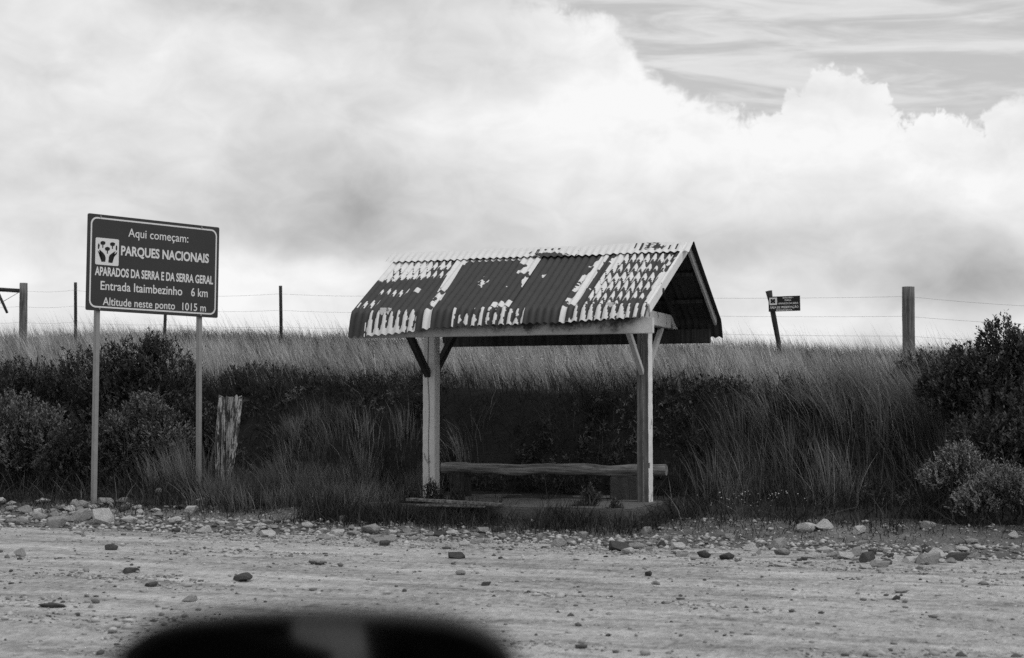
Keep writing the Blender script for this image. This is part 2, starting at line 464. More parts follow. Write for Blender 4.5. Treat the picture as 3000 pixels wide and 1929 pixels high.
# ------------------------------------------------------------------ ground sheet and road
def axis_grid(lo, hi, step, far, k=26):
    mid = np.arange(lo, hi + step/2, step)
    g = np.geomspace(step*2, far, k)
    return np.concatenate([lo - g[::-1], mid, hi + g])
def grid_mesh(name, us, vs, hfun, attrs=None):
    U, V = np.meshgrid(us, vs, indexing='ij')
    Z = hfun(U, V)
    X = PR[0] + AX[0]*U + PV[0]*V; Y = PR[1] + AX[1]*U + PV[1]*V
    co = np.stack([X, Y, Z], -1).reshape(-1, 3)
    nu, nv = len(us), len(vs)
    i = np.arange(nu-1)[:, None]*nv + np.arange(nv-1)[None, :]
    f = np.stack([i, i+nv, i+nv+1, i+1], -1).reshape(-1, 4)
    a = {k: fn(U, V).ravel() for k, fn in (attrs or {}).items()}
    return arrays(name, co, [f], a)
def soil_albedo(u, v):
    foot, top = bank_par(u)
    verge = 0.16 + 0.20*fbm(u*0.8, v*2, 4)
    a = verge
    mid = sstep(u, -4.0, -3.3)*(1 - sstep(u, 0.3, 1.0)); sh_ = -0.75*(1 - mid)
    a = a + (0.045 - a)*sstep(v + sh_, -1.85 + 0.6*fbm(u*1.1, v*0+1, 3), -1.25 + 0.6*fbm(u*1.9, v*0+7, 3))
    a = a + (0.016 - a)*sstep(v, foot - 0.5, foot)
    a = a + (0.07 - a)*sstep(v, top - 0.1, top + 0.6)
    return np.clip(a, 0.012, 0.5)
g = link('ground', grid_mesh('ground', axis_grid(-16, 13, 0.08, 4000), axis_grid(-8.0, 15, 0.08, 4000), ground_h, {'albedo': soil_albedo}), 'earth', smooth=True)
tag(g, kind='structure')
def road_surface(u, v):
    e = edge_v(u) + 0.30*fbm(u*2.6, v*2.6, 3)
    return road_h(u, v) + 0.004 - 0.12*sstep(v, e - 0.15, e + 0.35)
rd = link('dirt_road', grid_mesh('dirt_road', axis_grid(-16, 13, 0.06, 400, 16), np.concatenate([np.linspace(-40, -12.2, 40), np.arange(-12, -1.3, 0.045)]), road_surface), 'dirt_road', smooth=True)
tag(rd, kind='structure')

# ------------------------------------------------------------------ bus shelter
def rig():
    o = empty('bus_shelter', W(0, 0, BASE), -TH)
    return tag(o, 'open roadside shelter with patchy rusted corrugated gable roof on two wooden posts', 'shelter')
SH = rig()
ZB = BASE
UL = -2.74                                                       # left post
def post_mesh(name, h, w, crack):
    # square timber with a split running down its front face
    n = 40; co = []; hw = w/2
    rs = np.random.default_rng(5)
    prof = None
    zs = np.linspace(-0.45, h, n)
    for i, z in enumerate(zs):
        cx = -0.004 + 0.008*math.sin(z*2.3) + 0.006*math.sin(z*7)
        cw, cdp = (0.0085, 0.045) if crack else (0.0015, 0.002)
        j = rs.uniform(-.0022, .0022, 10)
        ring = [(-hw + .012, -hw), (cx - cw, -hw), (cx, -hw + cdp), (cx + cw, -hw), (hw - .012, -hw), (hw, -hw + .012), (hw, hw - .01), (hw - .01, hw), (-hw + .01, hw), (-hw, hw - .01), (-hw, -hw + .012)]
        for k, (x, y) in enumerate(ring): co.append((x + (j[k % 10] if k not in (1, 2, 3) else 0), y + j[(k+3) % 10]*(k not in (1, 2, 3)), z))
    m = 11; fs = []
    for i in range(n-1):
        for k in range(m):
            a = i*m + k; b = i*m + (k+1) % m
            fs.append((a, b, b+m, a+m))
    fs += [tuple(reversed(range(m))), tuple(range((n-1)*m, n*m))]
    me = bpy.data.meshes.new(name); me.from_pydata(co, [], fs); me.update(); return me
o = link('post', post_mesh('post', 2.10, 0.165, True), ['painted_post'], SH); o.location = (UL, 0, 0); o['label'] = 'white painted left post split by a long crack'
me = post_mesh('post', 2.10, 0.155, False)
o = link('post', me, ['worn_post', 'painted_side'], SH); o.location = (0, 0, 0); o['label'] = 'worn bare right post with a white painted edge'
for p in me.polygons:
    if p.normal.x > 0.6: p.material_index = 1
# tie beams across the tops of the posts, resting on the long beams
for u in (UL, 0.0):
    t_ = box('tie_beam', (u, 0.0, 2.187), (0.11, 2.82, 0.170), 'painted_tie', SH, 0.006, 0.002, 8)
# long beams
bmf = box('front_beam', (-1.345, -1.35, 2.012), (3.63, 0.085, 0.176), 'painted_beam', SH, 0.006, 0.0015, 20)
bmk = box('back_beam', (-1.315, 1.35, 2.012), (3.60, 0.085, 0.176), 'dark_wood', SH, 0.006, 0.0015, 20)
for u, mt in ((UL, 'dark_wood'), (0.0, 'painted_brace')):
    for s in (-1, 1):
        beam_between('brace', (u + (0.0 if s > 0 else -0.012), s*0.075, 1.52), (u + (0.0 if s > 0 else -0.012), s*0.80, 2.105), 0.075 if u else 0.055, 0.085 if u else 0.07, mt, SH, Vector((1, 0, 0)))
# roof frame
RZ = 3.03                                                        # ridge above the base
def slope_z(v):                                                   # roof line before the bend at the eave
    return RZ - abs(v)*(RZ - 2.235)/1.36
for u in (UL, 0.0, -1.37):
    for s in (-1, 1):
        beam_between('rafter', (u + 0.07, s*0.03, slope_z(0) - 0.075), (u + 0.07, s*1.36, slope_z(1.36) - 0.07), 0.06, 0.09, 'dark_wood', SH, Vector((1, 0, 0)))
for s, vv in ((1, 0.45), (1, 0.95), (-1, 0.45), (-1, 0.95)):
    box('purlin', (-1.34, s*vv, slope_z(vv) - 0.052), (3.66, 0.05, 0.05), 'dark_wood', SH, 0.003, 0.001, 6)
box('ridge_beam', (-1.34, 0, RZ - 0.10), (3.7, 0.05, 0.12), 'dark_wood', SH, 0.003)

PITCHC = 0.0865                                                   # corrugation
AMP = 0.012
_rk = np.random.default_rng(21).random((4, 64, 40))
def white_field(sheet, U, t, u):
    """0..1 field over a front sheet; above 0.5 the pale coat survives. U across the sheet, t ridge to eave, u metres along the roof"""
    ph = u/PITCHC; k = np.floor(ph).astype(int) % 64; crest = np.cos(2*np.pi*(ph - np.floor(ph)) - math.pi)   # +1 at the crest
    rnd = _rk[sheet]
    nz = fbm(u*4.0 + sheet*7, t*6.0, 4)
    nz2 = fbm(u*14.0 + sheet*3, t*18.0, 3)
    rowh = 0.132
    tt = t + 0.030*crest + 0.022*(rnd[k, 0] - .5)
    r = np.floor(tt/rowh).astype(int) % 40; fr = tt/rowh - np.floor(tt/rowh)
    rr = rnd[k, r]
    # rows of scallops: each crest keeps a rounded pale patch of its own size, 'cover' says how much
    def scallop(cover):
        cv = np.clip(cover*(0.82 + 0.36*rr), 0.0, 1.0)
        d2 = (1 - crest)/2
        lo = fr - (1 - cv)*0.92
        wide = (0.12 + 1.25*cv - d2)*0.45
        return np.clip(0.5 + 2.6*np.minimum(lo, wide), 0, 1)
    ts = np.clip((t - 0.845)/0.155, 0, 1)
    strip = t > 0.845
    if sheet == 0:
        cover = 0.92 - 0.75*np.clip(U - .22, 0, 1) + 1.1*nz - .9*np.clip(t - .33, 0, 1)
        f = scallop(cover)
        f = np.where((tt > .43) & (t < .845), 0.08 + 0*t, f)
        f = np.where((np.abs(tt - .60 - .03*U) < .022 + .012*rr) & (U > .14) & (U < .56) & (crest > -.2), .9, f)
        f = np.where((tt > .735) & (tt < .80) & (U < .27) & (U > .02) & (crest > -.3), .9, f)
        f = np.where((np.abs(U - .66) < .04) & (np.abs(t - .565) < .03), .85, f)
        f = np.where((U < .12) & (t < .42 + .1*nz), 0.9, f)
        s = np.where((crest + 2.6*nz + 3.5*nz2 > -.70 + 1.5*(1 - ts)**2) & (U > .20) & (U < .86), .9, .08)
    elif sheet == 1:
        f = 0.06 + 0.5*nz2
        drip = 0.18 + 0.30*np.clip(.22 - U, 0, 1)*4*rnd[k, 3]
        f = np.where((t < drip*0.9) & (crest < .1 + 2*nz), .85, f)
        f = np.where((np.hypot((U - .50)/.09, (t - .47)/.07) + 6*np.abs(nz2) + 2*nz < .75), .85, f)
        f = np.where((U > .78) & (nz*2.2 + nz2*2 + (U - .86)*2.2 > .20), .85, f)
        f = np.where((U < .10) & (t < .52 + 1.2*nz) , .9, f)
        f = np.where((U < .13) & (t > .55) & (t < .74) & (nz2 > -.02), .85, f)
        s = np.where((crest + 3.0*nz + 4*nz2 > -.25 + 1.4*(1 - ts)**2) & (U > .36), .9, .06)
        s = np.where(U < .10, .9, s)
    elif sheet == 2:
        f = 0.05 + 0.4*nz2
        f = np.where(np.hypot((U - .27)/.030, (t - .40)/.022) < 1, .95, f)
        f = np.where((U > .84) & (t > .28) & (nz*2.0 + nz2*2 + (U - .92)*2.0 + (t - .3)*.5 > .04), .85, f)
        f = np.where((U > .80) & (t < .36) & (nz*2 + (U - .9)*3 > -.02), .85, f)
        s = np.where((crest + 3.0*nz + 4*nz2 > -.1 + 1.4*(1 - ts)**2) & (U < .33), .9, .05)
        s = np.where(U > .86, .85, s)
    else:
        cover = 1.10 - .74*U + 1.2*nz - .30*np.clip(t-.62, 0, 1) - .5*np.clip(U - .5, 0, 1)*np.clip(.45 - t, 0, 1)*2
        f = scallop(cover)
        f = np.where((U > .10) & (U < .19) & (nz2 + nz < .12), .08, f)
        f = np.where(U < .075, .9, f)
        f = np.where((U > .93) & (nz > -.02), .85, f)
        s = np.where((crest + 1.6*nz + 2.4*nz2 > -.80 + 1.3*(1 - ts)**2) & (U > .05), .9, .08)
        s = np.where((U > .74) & (crest < .15), .08, s)
    f = np.where(strip, s, f)
    f = np.where(np.abs(t - .845) < .006 , np.minimum(f, .25), f)
    return f
def sheet_mesh(name, ul, ur, side, eaveL, eaveR, sheet=None, lift=0.0, cap=False, ul_b=None, ur_b=None, seed=0):
    """corrugated sheet between u=ul..ur; side -1 front, +1 back; bends down at the eave"""
    nu = max(4, int((ur - ul)/0.0105)); ns = 26 if cap else 170
    ub0 = ul if ul_b is None else ul_b; ub1 = ur if ur_b is None else ur_b
    U, T = np.meshgrid(np.linspace(0, 1, nu), np.linspace(0, 1, ns), indexing='ij')
    rs = np.random.default_rng(seed)
    if cap:
        Lc = 0.235
        vv = T*Lc; zz = RZ - vv*(RZ - 2.235)/1.36
        u = ul + (ur - ul)*U
        tfull = T*0.13
    else:
        tfull = T
        u = (ul + (ur - ul)*U)*(1 - T) + (ub0 + (ub1 - ub0)*U)*T
        TB = 0.845
        ev = eaveL + (eaveR - eaveL)*U                      # height of the eave edge above the base
        k = np.clip(T/TB, 0, 1); k2 = np.clip((T - TB)/(1 - TB), 0, 1)
        vv = 1.36*k + 0.13*np.sqrt(k2)*0.9 + 0.02*k2
        zb = RZ - 1.36*k*(RZ - 2.235)/1.36
        zz = zb + (ev - 2.235)*k2
    ph = u/PITCHC
    c = np.cos(2*np.pi*ph - math.pi)
    a = AMP*(0.10 + 0.75*T) if cap else AMP
    nrm = np.array([math.cos(math.atan2(RZ - 2.235, 1.36)), math.sin(math.atan2(RZ - 2.235, 1.36))])
    h = lift + a*c + 0.010*fbm(u*1.3 + seed, T*2.0 + 3, 2)
    if not cap: h = h + 0.02*fbm(u*2.3 + seed, T*0 + 8, 2)*np.clip((T - .8)*5, 0, 1)
    z = zz + h*nrm[0]; v = vv + h*nrm[1]
    co = np.stack([u, side*v, z], -1).reshape(-1, 3)
    i = np.arange(nu-1)[:, None]*ns + np.arange(ns-1)[None, :]
    f = np.stack([i, i+ns, i+ns+1, i+1], -1).reshape(-1, 4)
    if side < 0: f = f[:, ::-1]
    at = None
    if cap:
        nz = fbm(u*3.2 + 40, T*2.2 + seed, 4); nz2 = fbm(u*16, T*12 + seed, 3)
        if side < 0:
            p = 0.95 + 0*u
            dk = np.clip(1 - np.abs(u + 1.08)/0.36, 0, 1)*1.2*np.clip(T*1.6 - .15, 0, 1) + np.clip(1 - np.abs(u - 0.18)/0.30, 0, 1)*1.15
            p = np.where(dk*(.55 + 0.6*T*(u < -.5) + 1.5*nz) + nz2 > .62, .08, p)
            p = np.where((c < -.55) & (dk > .1) & (nz > 0), .1, p)
        else: p = 0.3 + nz
        at = {'paint': p.ravel()}
    elif sheet is not None:
        at = {'paint': white_field(sheet, U, tfull, u).ravel()}
    else:
        at = {'paint': (0.25 + fbm(u*3 + seed, T*4, 4)*1.2).ravel()}
    return arrays(name, co, [f], at)
def u_at(px, py, v):                                              # metres along the roof for a photo pixel
    p = at_v(px, py, v); return uv_of(p.x, p.y)[0]
uj = [-3.19, u_at(1335, 768, -0.25), u_at(1573, 765, -0.25), u_at(1765, 758, -0.25), 0.50]
ub = [-3.155, u_at(1239, 962, -1.48), u_at(1467, 952, -1.48), u_at(1655, 950, -1.48), 0.42]
ev = [1.915, 1.995, 2.03, 2.045, 2.08]
for i in range(4):
    ov = 0.05 if i < 3 else 0
    me = sheet_mesh('roof_sheet', uj[i], uj[i+1] + ov, -1, ev[i], ev[i+1], sheet=i, lift=0.012 + 0.006*(i % 2), ul_b=ub[i], ur_b=ub[i+1] + ov, seed=i)
    o = link('roof_sheet', me, 'roof_sheet', SH, True)
    o['label'] = ['leftmost front sheet with pale scallops above and dark rust below', 'dark rusted front sheet second from left', 'nearly all dark rusted front sheet third from left', 'rightmost front sheet checkered with pale scallops'][i]
for i in range(4):
    a = -3.21 + i*0.945
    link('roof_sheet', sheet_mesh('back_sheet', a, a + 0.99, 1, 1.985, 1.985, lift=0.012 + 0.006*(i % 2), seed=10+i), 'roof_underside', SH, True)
cj = [-3.27, u_at(1389, 742, 0), u_at(1580, 735, 0), u_at(1798, 727, 0), 0.606]
for i in range(4):
    for s in (-1, 1):
        ov = 0.03 if i < 3 else 0
        link('ridge_cap', sheet_mesh('ridge_cap', cj[i], cj[i+1] + ov, s, 0, 0, lift=0.036 + 0.005*(i % 2), cap=True, seed=30+i), 'roof_sheet', SH, True)
# barge boards on the right gable and left gable
for u, nm in ((0.515, 'painted_side'), (-3.20, 'dark_wood')):
    for s in (-1, 1):
        e = (-0.085 if u > 0 else 0.05) if s < 0 else 0.03
        lo = 0.0 if u > 0 else -0.075
        beam_between('barge_board', (u + (0.02 if u > 0 else 0), s*0.01, slope_z(0) - 0.018 + lo), (u + e, s*(1.40 if u > 0 else 1.30), slope_z(1.40 if u > 0 else 1.30) - 0.018 + lo), 0.03, 0.115, nm if s < 0 or u < 0 else 'painted_brace', SH, Vector((1, 0, 0)))

# ------------------------------------------------------------------ plinth, bench, planks
def rough_slab(name, u0, u1, v0, v1, z0, z1, mat, n=(44, 30)):
    us = np.linspace(u0, u1, n[0]); vs = np.linspace(v0, v1, n[1])
    bm = bmesh.new(); box_bm(bm, ((u0+u1)/2, (v0+v1)/2, (z0+z1)/2), (u1-u0, v1-v0, z1-z0))
    bmesh.ops.subdivide_edges(bm, edges=[e for e in bm.edges if abs(e.verts[0].co.z - e.verts[1].co.z) < .01], cuts=24, use_grid_fill=True)
    bmesh.ops.bevel(bm, geom=[e for e in bm.edges if e.is_manifold and e.calc_face_angle(0) > 0.5], offset=0.02, segments=2, affect='EDGES')
    for w in bm.verts:
        q = w.co
        dz = float(0.03*fbm(np.array(q.x*3.), np.array(q.y*3.), 3)); dy = float(0.05*fbm(np.array(q.x*4. + 9), np.array(q.z*4.), 3))
        q.z += dz; q.y += dy
    return link(name, bm_mesh(name, bm), mat)
o = rough_slab('shelter_floor', -3.05, 0.20, -1.30, 1.25, -0.35, 0.0, 'concrete')
o.location = W(0, 0, BASE); o.rotation_euler.z = -TH
tag(o, 'low worn concrete floor slab under the shelter', 'floor slab')

BN = empty('log_bench', W(-1.3, 0.5, BASE), -TH); tag(BN, 'rough log bench under the shelter between the two posts', 'bench')
n = 26; pts = []; rad = []
for i in range(n):
    k = i/(n-1); x = -1.50 + k*2.93
    pts.append((x, 0.012*math.sin(k*9), 0.345 + 0.012*k + 0.008*math.sin(k*14) + 0.006*math.sin(k*31)))
    rad.append(0.068 + 0.004*math.sin(k*23) + (0.004 if k > .93 else 0))
tube('seat', pts, rad, 14, 'log_wood', BN, wob=0.035, seed=4)
for x, mt, s in ((0.93, 'concrete_block', (0.36, 0.26, 0.30)), (-1.25, 'dark_wood', (0.22, 0.22, 0.30))):
    box('support', (x, 0.0, 0.137), s, mt, BN, 0.02, 0.008, 4)

PLK = empty('fallen_plank', W(-3.0, -1.40, 0.33), -TH); tag(PLK, 'grey weathered plank lying along the front left edge of the floor slab', 'plank')
a = at_v(1195, 1458, -1.38); b = at_v(1470, 1474, -1.38)
inv = PLK.matrix_basis.inverted()
beam_between('board', inv @ a + Vector((0, 0, -.02)), inv @ b + Vector((0, 0, -.02)), 0.13, 0.032, 'plank_wood', PLK, Vector((0, 1, 0)))
a = at_v(1215, 1477, -1.44); b = at_v(1425, 1482, -1.44)
beam_between('batten', inv @ a + Vector((0, 0, -.012)), inv @ b + Vector((0, 0, -.012)), 0.07, 0.022, 'plank_wood', PLK, Vector((0, 1, 0)))

# ------------------------------------------------------------------ lettering
def text_mesh(name, s, x0, x1, base, cap, bold=0.0, depth=0.0015):
    """text scaled to run from x0 to x1 with its capitals 'cap' high, in the x-z plane facing -y"""
    def raw(str_):
        cu = bpy.data.curves.new('t', 'FONT'); cu.body = str_; cu.size = 1.0; cu.offset = bold; cu.extrude = 0.0; cu.resolution_u = 4
        ob = bpy.data.objects.new('t', cu); C.objects.link(ob)
        bpy.context.view_layer.update()
        dg = bpy.context.evaluated_depsgraph_get()
        me = bpy.data.meshes.new_from_object(ob.evaluated_get(dg))
        bpy.data.objects.remove(ob); bpy.data.curves.remove(cu)
        return me
    h = raw('H'); hy = max(v.co.y for v in h.vertices); bpy.data.meshes.remove(h)
    me = raw(s)
    xs = [v.co.x for v in me.vertices]; lo, hi = min(xs), max(xs)
    kx = (x1 - x0)/(hi - lo); kz = cap/hy
    for v in me.vertices:
        x, y = v.co.x, v.co.y
        v.co = (x0 + (x - lo)*kx, -depth, base + y*kz)
    # one mesh per word
    bm = bmesh.new(); bm.from_mesh(me); bpy.data.meshes.remove(me)
    left = set(bm.verts); isl = []
    while left:
        st = [left.pop()]; grp = [st[0]]
        while st:
            for e in st.pop().link_edges:
                for w in e.verts:
                    if w in left: left.discard(w); st.append(w); grp.append(w)
        isl.append((min(w.co.x for w in grp), max(w.co.x for w in grp), grp))
    isl.sort(key=lambda q: q[0]); words = []; end = None
    for a, b, grp in isl:
        if end is None or a - end > 0.26*kx: words.append([]); end = b
        words[-1] += grp; end = max(end, b)
    out = []
    for wd in words:
        idx = {v: i for i, v in enumerate(wd)}
        m2 = bpy.data.meshes.new(name)
        m2.from_pydata([tuple(v.co) for v in wd], [], [[idx[v] for v in f.verts] for f in bm.faces if f.verts[0] in idx]); m2.update(); out.append(m2)
    bm.free()
    return out
def poly_mesh(name, polys, y):
    bm = bmesh.new()
    for pl in polys:
        f = bm.faces.new([bm.verts.new((x, y, z)) for x, z in pl])
    bmesh.ops.triangulate(bm, faces=bm.faces)
    for f in bm.faces:
        f.normal_update()
        if f.normal.y > 0: f.normal_flip()
    return bm_mesh(name, bm, recalc=False)
def rrect(x0, z0, x1, z1, r, n=6):
    P = []
    for cx, cz, a0 in ((x1-r, z1-r, 0), (x0+r, z1-r, 90), (x0+r, z0+r, 180), (x1-r, z0+r, 270)):
        for i in range(n+1):
            a = R(a0 + 90*i/n); P.append((cx + r*math.cos(a), cz + r*math.sin(a)))
    return P
def ring_mesh(name, outer, inner, y):
    n = len(outer); co = [(x, y, z) for x, z in outer] + [(x, y, z) for x, z in inner]
    me = bpy.data.meshes.new(name); me.from_pydata(co, [], [(i, i+n, (i+1) % n + n, (i+1) % n) for i in range(n)]); me.update(); 
    return me

# ------------------------------------------------------------------ park sign
def park_sign():
    PL = at_Y(252, 906, 19.8); PRt = at_Y(638, 930, 21.2)
    d = PRt - PL; ang = math.atan2(d.y, d.x); wid = math.hypot(d.x, d.y)
    zb = (PL.z + PRt.z)/2 - 0.0; hgt = (583 - 297)/F_PX*19.8
    gb = gz(PL.x, PL.y)
    S = empty('park_sign', (PL.x, PL.y, gb - 0.0), ang)
    tag(S, 'large dark national park sign with white lettering on two thin posts', 'sign')
    pz = zb - gb
    tilt = (PRt.z - PL.z)/wid
    bm = bmesh.new()
    bm.faces.new([bm.verts.new((x, 0, z)) for x, z in rrect(0, 0, wid, hgt, 0.02, 3)])
    r = bmesh.ops.extrude_face_region(bm, geom=bm.faces[:])
    bmesh.ops.translate(bm, verts=[g for g in r['geom'] if isinstance(g, bmesh.types.BMVert)], vec=(0, 0.018, 0))
    P = link('panel', bm_mesh('panel', bm), 'sign_dark', S); P.location = (0, 0, pz); P.rotation_euler = (0, -math.atan(tilt), 0)
    X = lambda k: k*wid
    Z = lambda k: (1-k)*hgt
    i0, i1 = 0.038, 0.058
    o = link('border_line', ring_mesh('border_line', rrect(i0, i0, wid-i0, hgt-i0, .09), rrect(i1, i1, wid-i1, hgt-i1, .075), -0.0025), 'sign_white', P)
    lines = [('Aqui começam:', .293, .752, .203, .115, .004), ('PARQUES NACIONAIS', .242, .918, .402, .305, .030), ('APARADOS DA SERRA E DA SERRA GERAL', .056, .955, .632, .544, .028),
             ('Entrada Itaimbezinho', .099, .712, .780, .690, .010), ('6 km', .782, .914, .780, .690, .010), ('Altitude neste ponto', .118, .658, .938, .858, .010), ('1015 m', .715, .902, .938, .858, .010)]
    for s, a, b_, bl, tp, bold in lines:
        for m2 in text_mesh('lettering', s, X(a), X(b_), Z(bl), (bl - tp)*hgt, bold, 0.003): link('lettering', m2, 'sign_white', P)
    # emblem: two hands under three trees
    ex0, ex1, ez1, ez0 = X(.056), X(.226), Z(.243), Z(.523)
    E = link('emblem_plate', poly_mesh('emblem_plate', [rrect(ex0, ez0, ex1, ez1, 0.02)], -0.003), 'sign_white', P)
    def q(x, y):
        kx = (x - 318)/910; ky = (y - (165 + 78*kx))/1103
        return (ex0 + kx*(ex1 - ex0), ez1 + ky*(ez0 - ez1))
    hands = [[(415, 440), (438, 405), (466, 440), (477, 520), (466, 600), (432, 655), (412, 630), (408, 520)],
             [(402, 690), (440, 735), (530, 862), (560, 830), (462, 700), (488, 672), (560, 740), (650, 835), (702, 930), (720, 1020), (706, 1168), (560, 1160), (572, 1010), (540, 925), (430, 780)],
             [(1106, 510), (1130, 482), (1156, 510), (1160, 620), (1150, 700), (1112, 690), (1100, 600)],
             [(1162, 760), (1140, 765), (1015, 900), (990, 880), (1098, 745), (1080, 730), (970, 805), (870, 890), (845, 960), (825, 1190), (985, 1215), (985, 1060), (1050, 960), (1150, 840)]]
    link('hands', poly_mesh('hands', [[q(*p) for p in h] for h in hands], -0.0048), 'emblem_black', E)
    for cx, cy in ((600, 395), (975, 440), (780, 635)):
        cr = [(-98, 0), (-92, -52), (-50, -72), (0, -84), (55, -66), (98, -40), (92, 30), (60, 74), (0, 62), (-55, 72), (-80, 50)]
        link('tree_mark', poly_mesh('tree_mark', [[q(cx+a, cy+b_) for a, b_ in cr], [q(cx-22, cy+60), q(cx+22, cy+60), q(cx+18, cy+195), q(cx-18, cy+195)]], -0.0048), 'emblem_black', E)
    # posts: base points from the photograph, tops behind the panel
    for k, bx, by in ((0.095, 279, 1480), (0.862, 593, 1455)):
        top = Vector((k*wid, 0.05, pz + hgt - 0.03 + tilt*k*wid))
        yb = PL.y + d.y*k
        g_ = at_Y(bx, by, yb)
        bl = S.matrix_basis.inverted() @ Vector((g_.x, g_.y, gz(g_.x, g_.y) - 0.35)); bl.y = 0.05
        beam_between('post', bl, top, 0.060, 0.060, 'sign_post', S, Vector((1, 0, 0)), 0.0012)
        for zz in (pz + 0.025, pz + hgt - 0.025):
            bm = bmesh.new(); bmesh.ops.create_cone(bm, cap_ends=True, segments=8, radius1=.012, radius2=.012, depth=.012, matrix=Matrix.Translation((k*wid, -0.006, zz + tilt*k*wid)) @ Matrix.Rotation(R(90), 4, 'X'))
            link('bolt', bm_mesh('bolt', bm), 'sign_back', S)
    return S
park_sign()

# ------------------------------------------------------------------ old timber stump post beside the sign
def stump():
    top = at_v(673, 1166, 0.45); bot = at_v(652, 1430, 0.45)
    p0 = Vector((bot.x, bot.y, gz(bot.x, bot.y)))
    o = empty('timber_stump', p0); tag(o, 'thick weathered timber stump leaning between the park sign and the shelter', 'stump')
    H = top.z - p0.z; dx = top.x - bot.x
    n, m = 30, 26; co = []; rs = np.random.default_rng(3)
    ang = np.arange(m)*2*math.pi/m
    ridg = 1 + 0.06*rs.standard_normal(m)
    groove = {7, 18, 12, 20, 22}
    for i in range(n):
        k = i/(n-1); z = -0.25 + k*(H + 0.25)
        r = 0.150*(0.62 + 0.38*min(1, max(0, (k - .12)/.5)))
        if k > .93: r *= 1.05
        cx = dx*k - 0.02*math.sin(k*3)
        rot = 0.10*max(0, 1 - k*2.2)
        for j in range(m):
            q_ = r*ridg[j]*(1 + 0.022*rs.standard_normal())
            if j in groove: q_ *= 0.72
            x = cx + q_*math.cos(ang[j]); y = q_*math.sin(ang[j])
            if k < .42 and math.cos(ang[j]) > 0.0: x -= (0.42 - k)*0.30*math.cos(ang[j])
            zz = z + (0.03*rs.standard_normal() if i == n-1 else 0)
            co.append((x, y, zz))
    fs = []
    for i in range(n-1):
        for j in range(m):
            a = i*m+j; b_ = i*m+(j+1) % m; fs.append((a, b_, b_+m, a+m))
    co.append((dx, 0, H - 0.03)); fs += [((n-1)*m + j, (n-1)*m + (j+1) % m, len(co)-1) for j in range(m)]
    me = bpy.data.meshes.new('trunk'); me.from_pydata(co, [], fs); me.update()
    link('trunk', me, 'stump_wood', o)
stump()

# ------------------------------------------------------------------ wire fence on the ridge of the meadow
VF = 8.66
FN = empty('wire_fence', W(-2.0, VF, float(ground_h(-2.0, VF)))); tag(FN, 'wire fence with round wooden posts along the top of the grassy bank', 'fence')
finv = FN.matrix_basis.inverted()
anchors = []
def fpost(pxt, pyt, pxb, dia, mat, sides=12, lbl=None, seed=0):
    T = at_v(pxt, pyt, VF); B = at_v(pxb, 1030, VF); zg = gz(B.x, B.y)
    n = 9; P = []; rr = []
    for i in range(n):
        k = i/(n-1); P.append(finv @ (Vector((B.x, B.y, zg - 0.4))*(1-k) + T*k)); rr.append(dia/2*(1.04 - 0.06*k + 0.015*math.sin(k*9 + seed)))
    o = tube('post', P, rr, sides, mat, FN, wob=0.03, seed=seed)
    if lbl: o['label'] = lbl
    anchors.append((T, Vector((B.x, B.y, zg))))
fpost(-200, 826, -200, 0.17, 'fence_wood', seed=8)
fpost(69, 830, 67, 0.165, 'fence_wood', lbl='thick round corner post at the far left', seed=1)
fpost(221, 828, 223, 0.062, 'thin_post_wood', 8, seed=2)
fpost(487, 846, 479, 0.062, 'thin_post_wood', 8, seed=3)
fpost(822, 838, 826, 0.066, 'thin_post_wood', 8, 'thin dark post between the park sign and the shelter', seed=4)
fpost(1210, 842, 1212, 0.066, 'thin_post_wood', 8, seed=5)
fpost(1700, 846, 1702, 0.066, 'thin_post_wood', 8, seed=5)
fpost(2660, 841, 2661, 0.205, 'fence_wood', 14, 'thick round post near the right edge', seed=6)
fpost(3190, 880, 3190, 0.066, 'thin_post_wood', 8, seed=7)
for k in (0.115, 0.345, 0.575):
    pts = []
    for i in range(len(anchors)-1):
        A = anchors[i][0].lerp(anchors[i][1], k); B = anchors[i+1][0].lerp(anchors[i+1][1], k)
        for j in range(6):
            s = j/6; q = A.lerp(B, s); q.z -= 0.03*4*s*(1-s); q += Vector((PV[0], PV[1], 0))*(-0.05); pts.append(finv @ q)
    tube('wire', pts, 0.0019, 4, 'wire', FN)
# brace rail of the corner post, and a stick hanging from the wires beside it
a = at_v(-210, 836, VF); b = at_v(66, 853, VF); beam_ = tube('rail', [finv @ a, finv @ a.lerp(b, .5), finv @ b], [0.04, .042, .04], 8, 'thin_post_wood', FN, wob=.03)
a = at_v(-4, 862, VF-.1); b = at_v(21, 917, VF-.1); tube('dropper', [finv @ a, finv @ a.lerp(b, .5), finv @ b], [.03, .03, .028], 8, 'thin_post_wood', FN, wob=.04)
a = at_v(-190, 1000, VF-.05); b = at_v(64, 852, VF-.05); tube('brace_wire', [finv @ a, finv @ b], 0.006, 4, 'wire', FN)

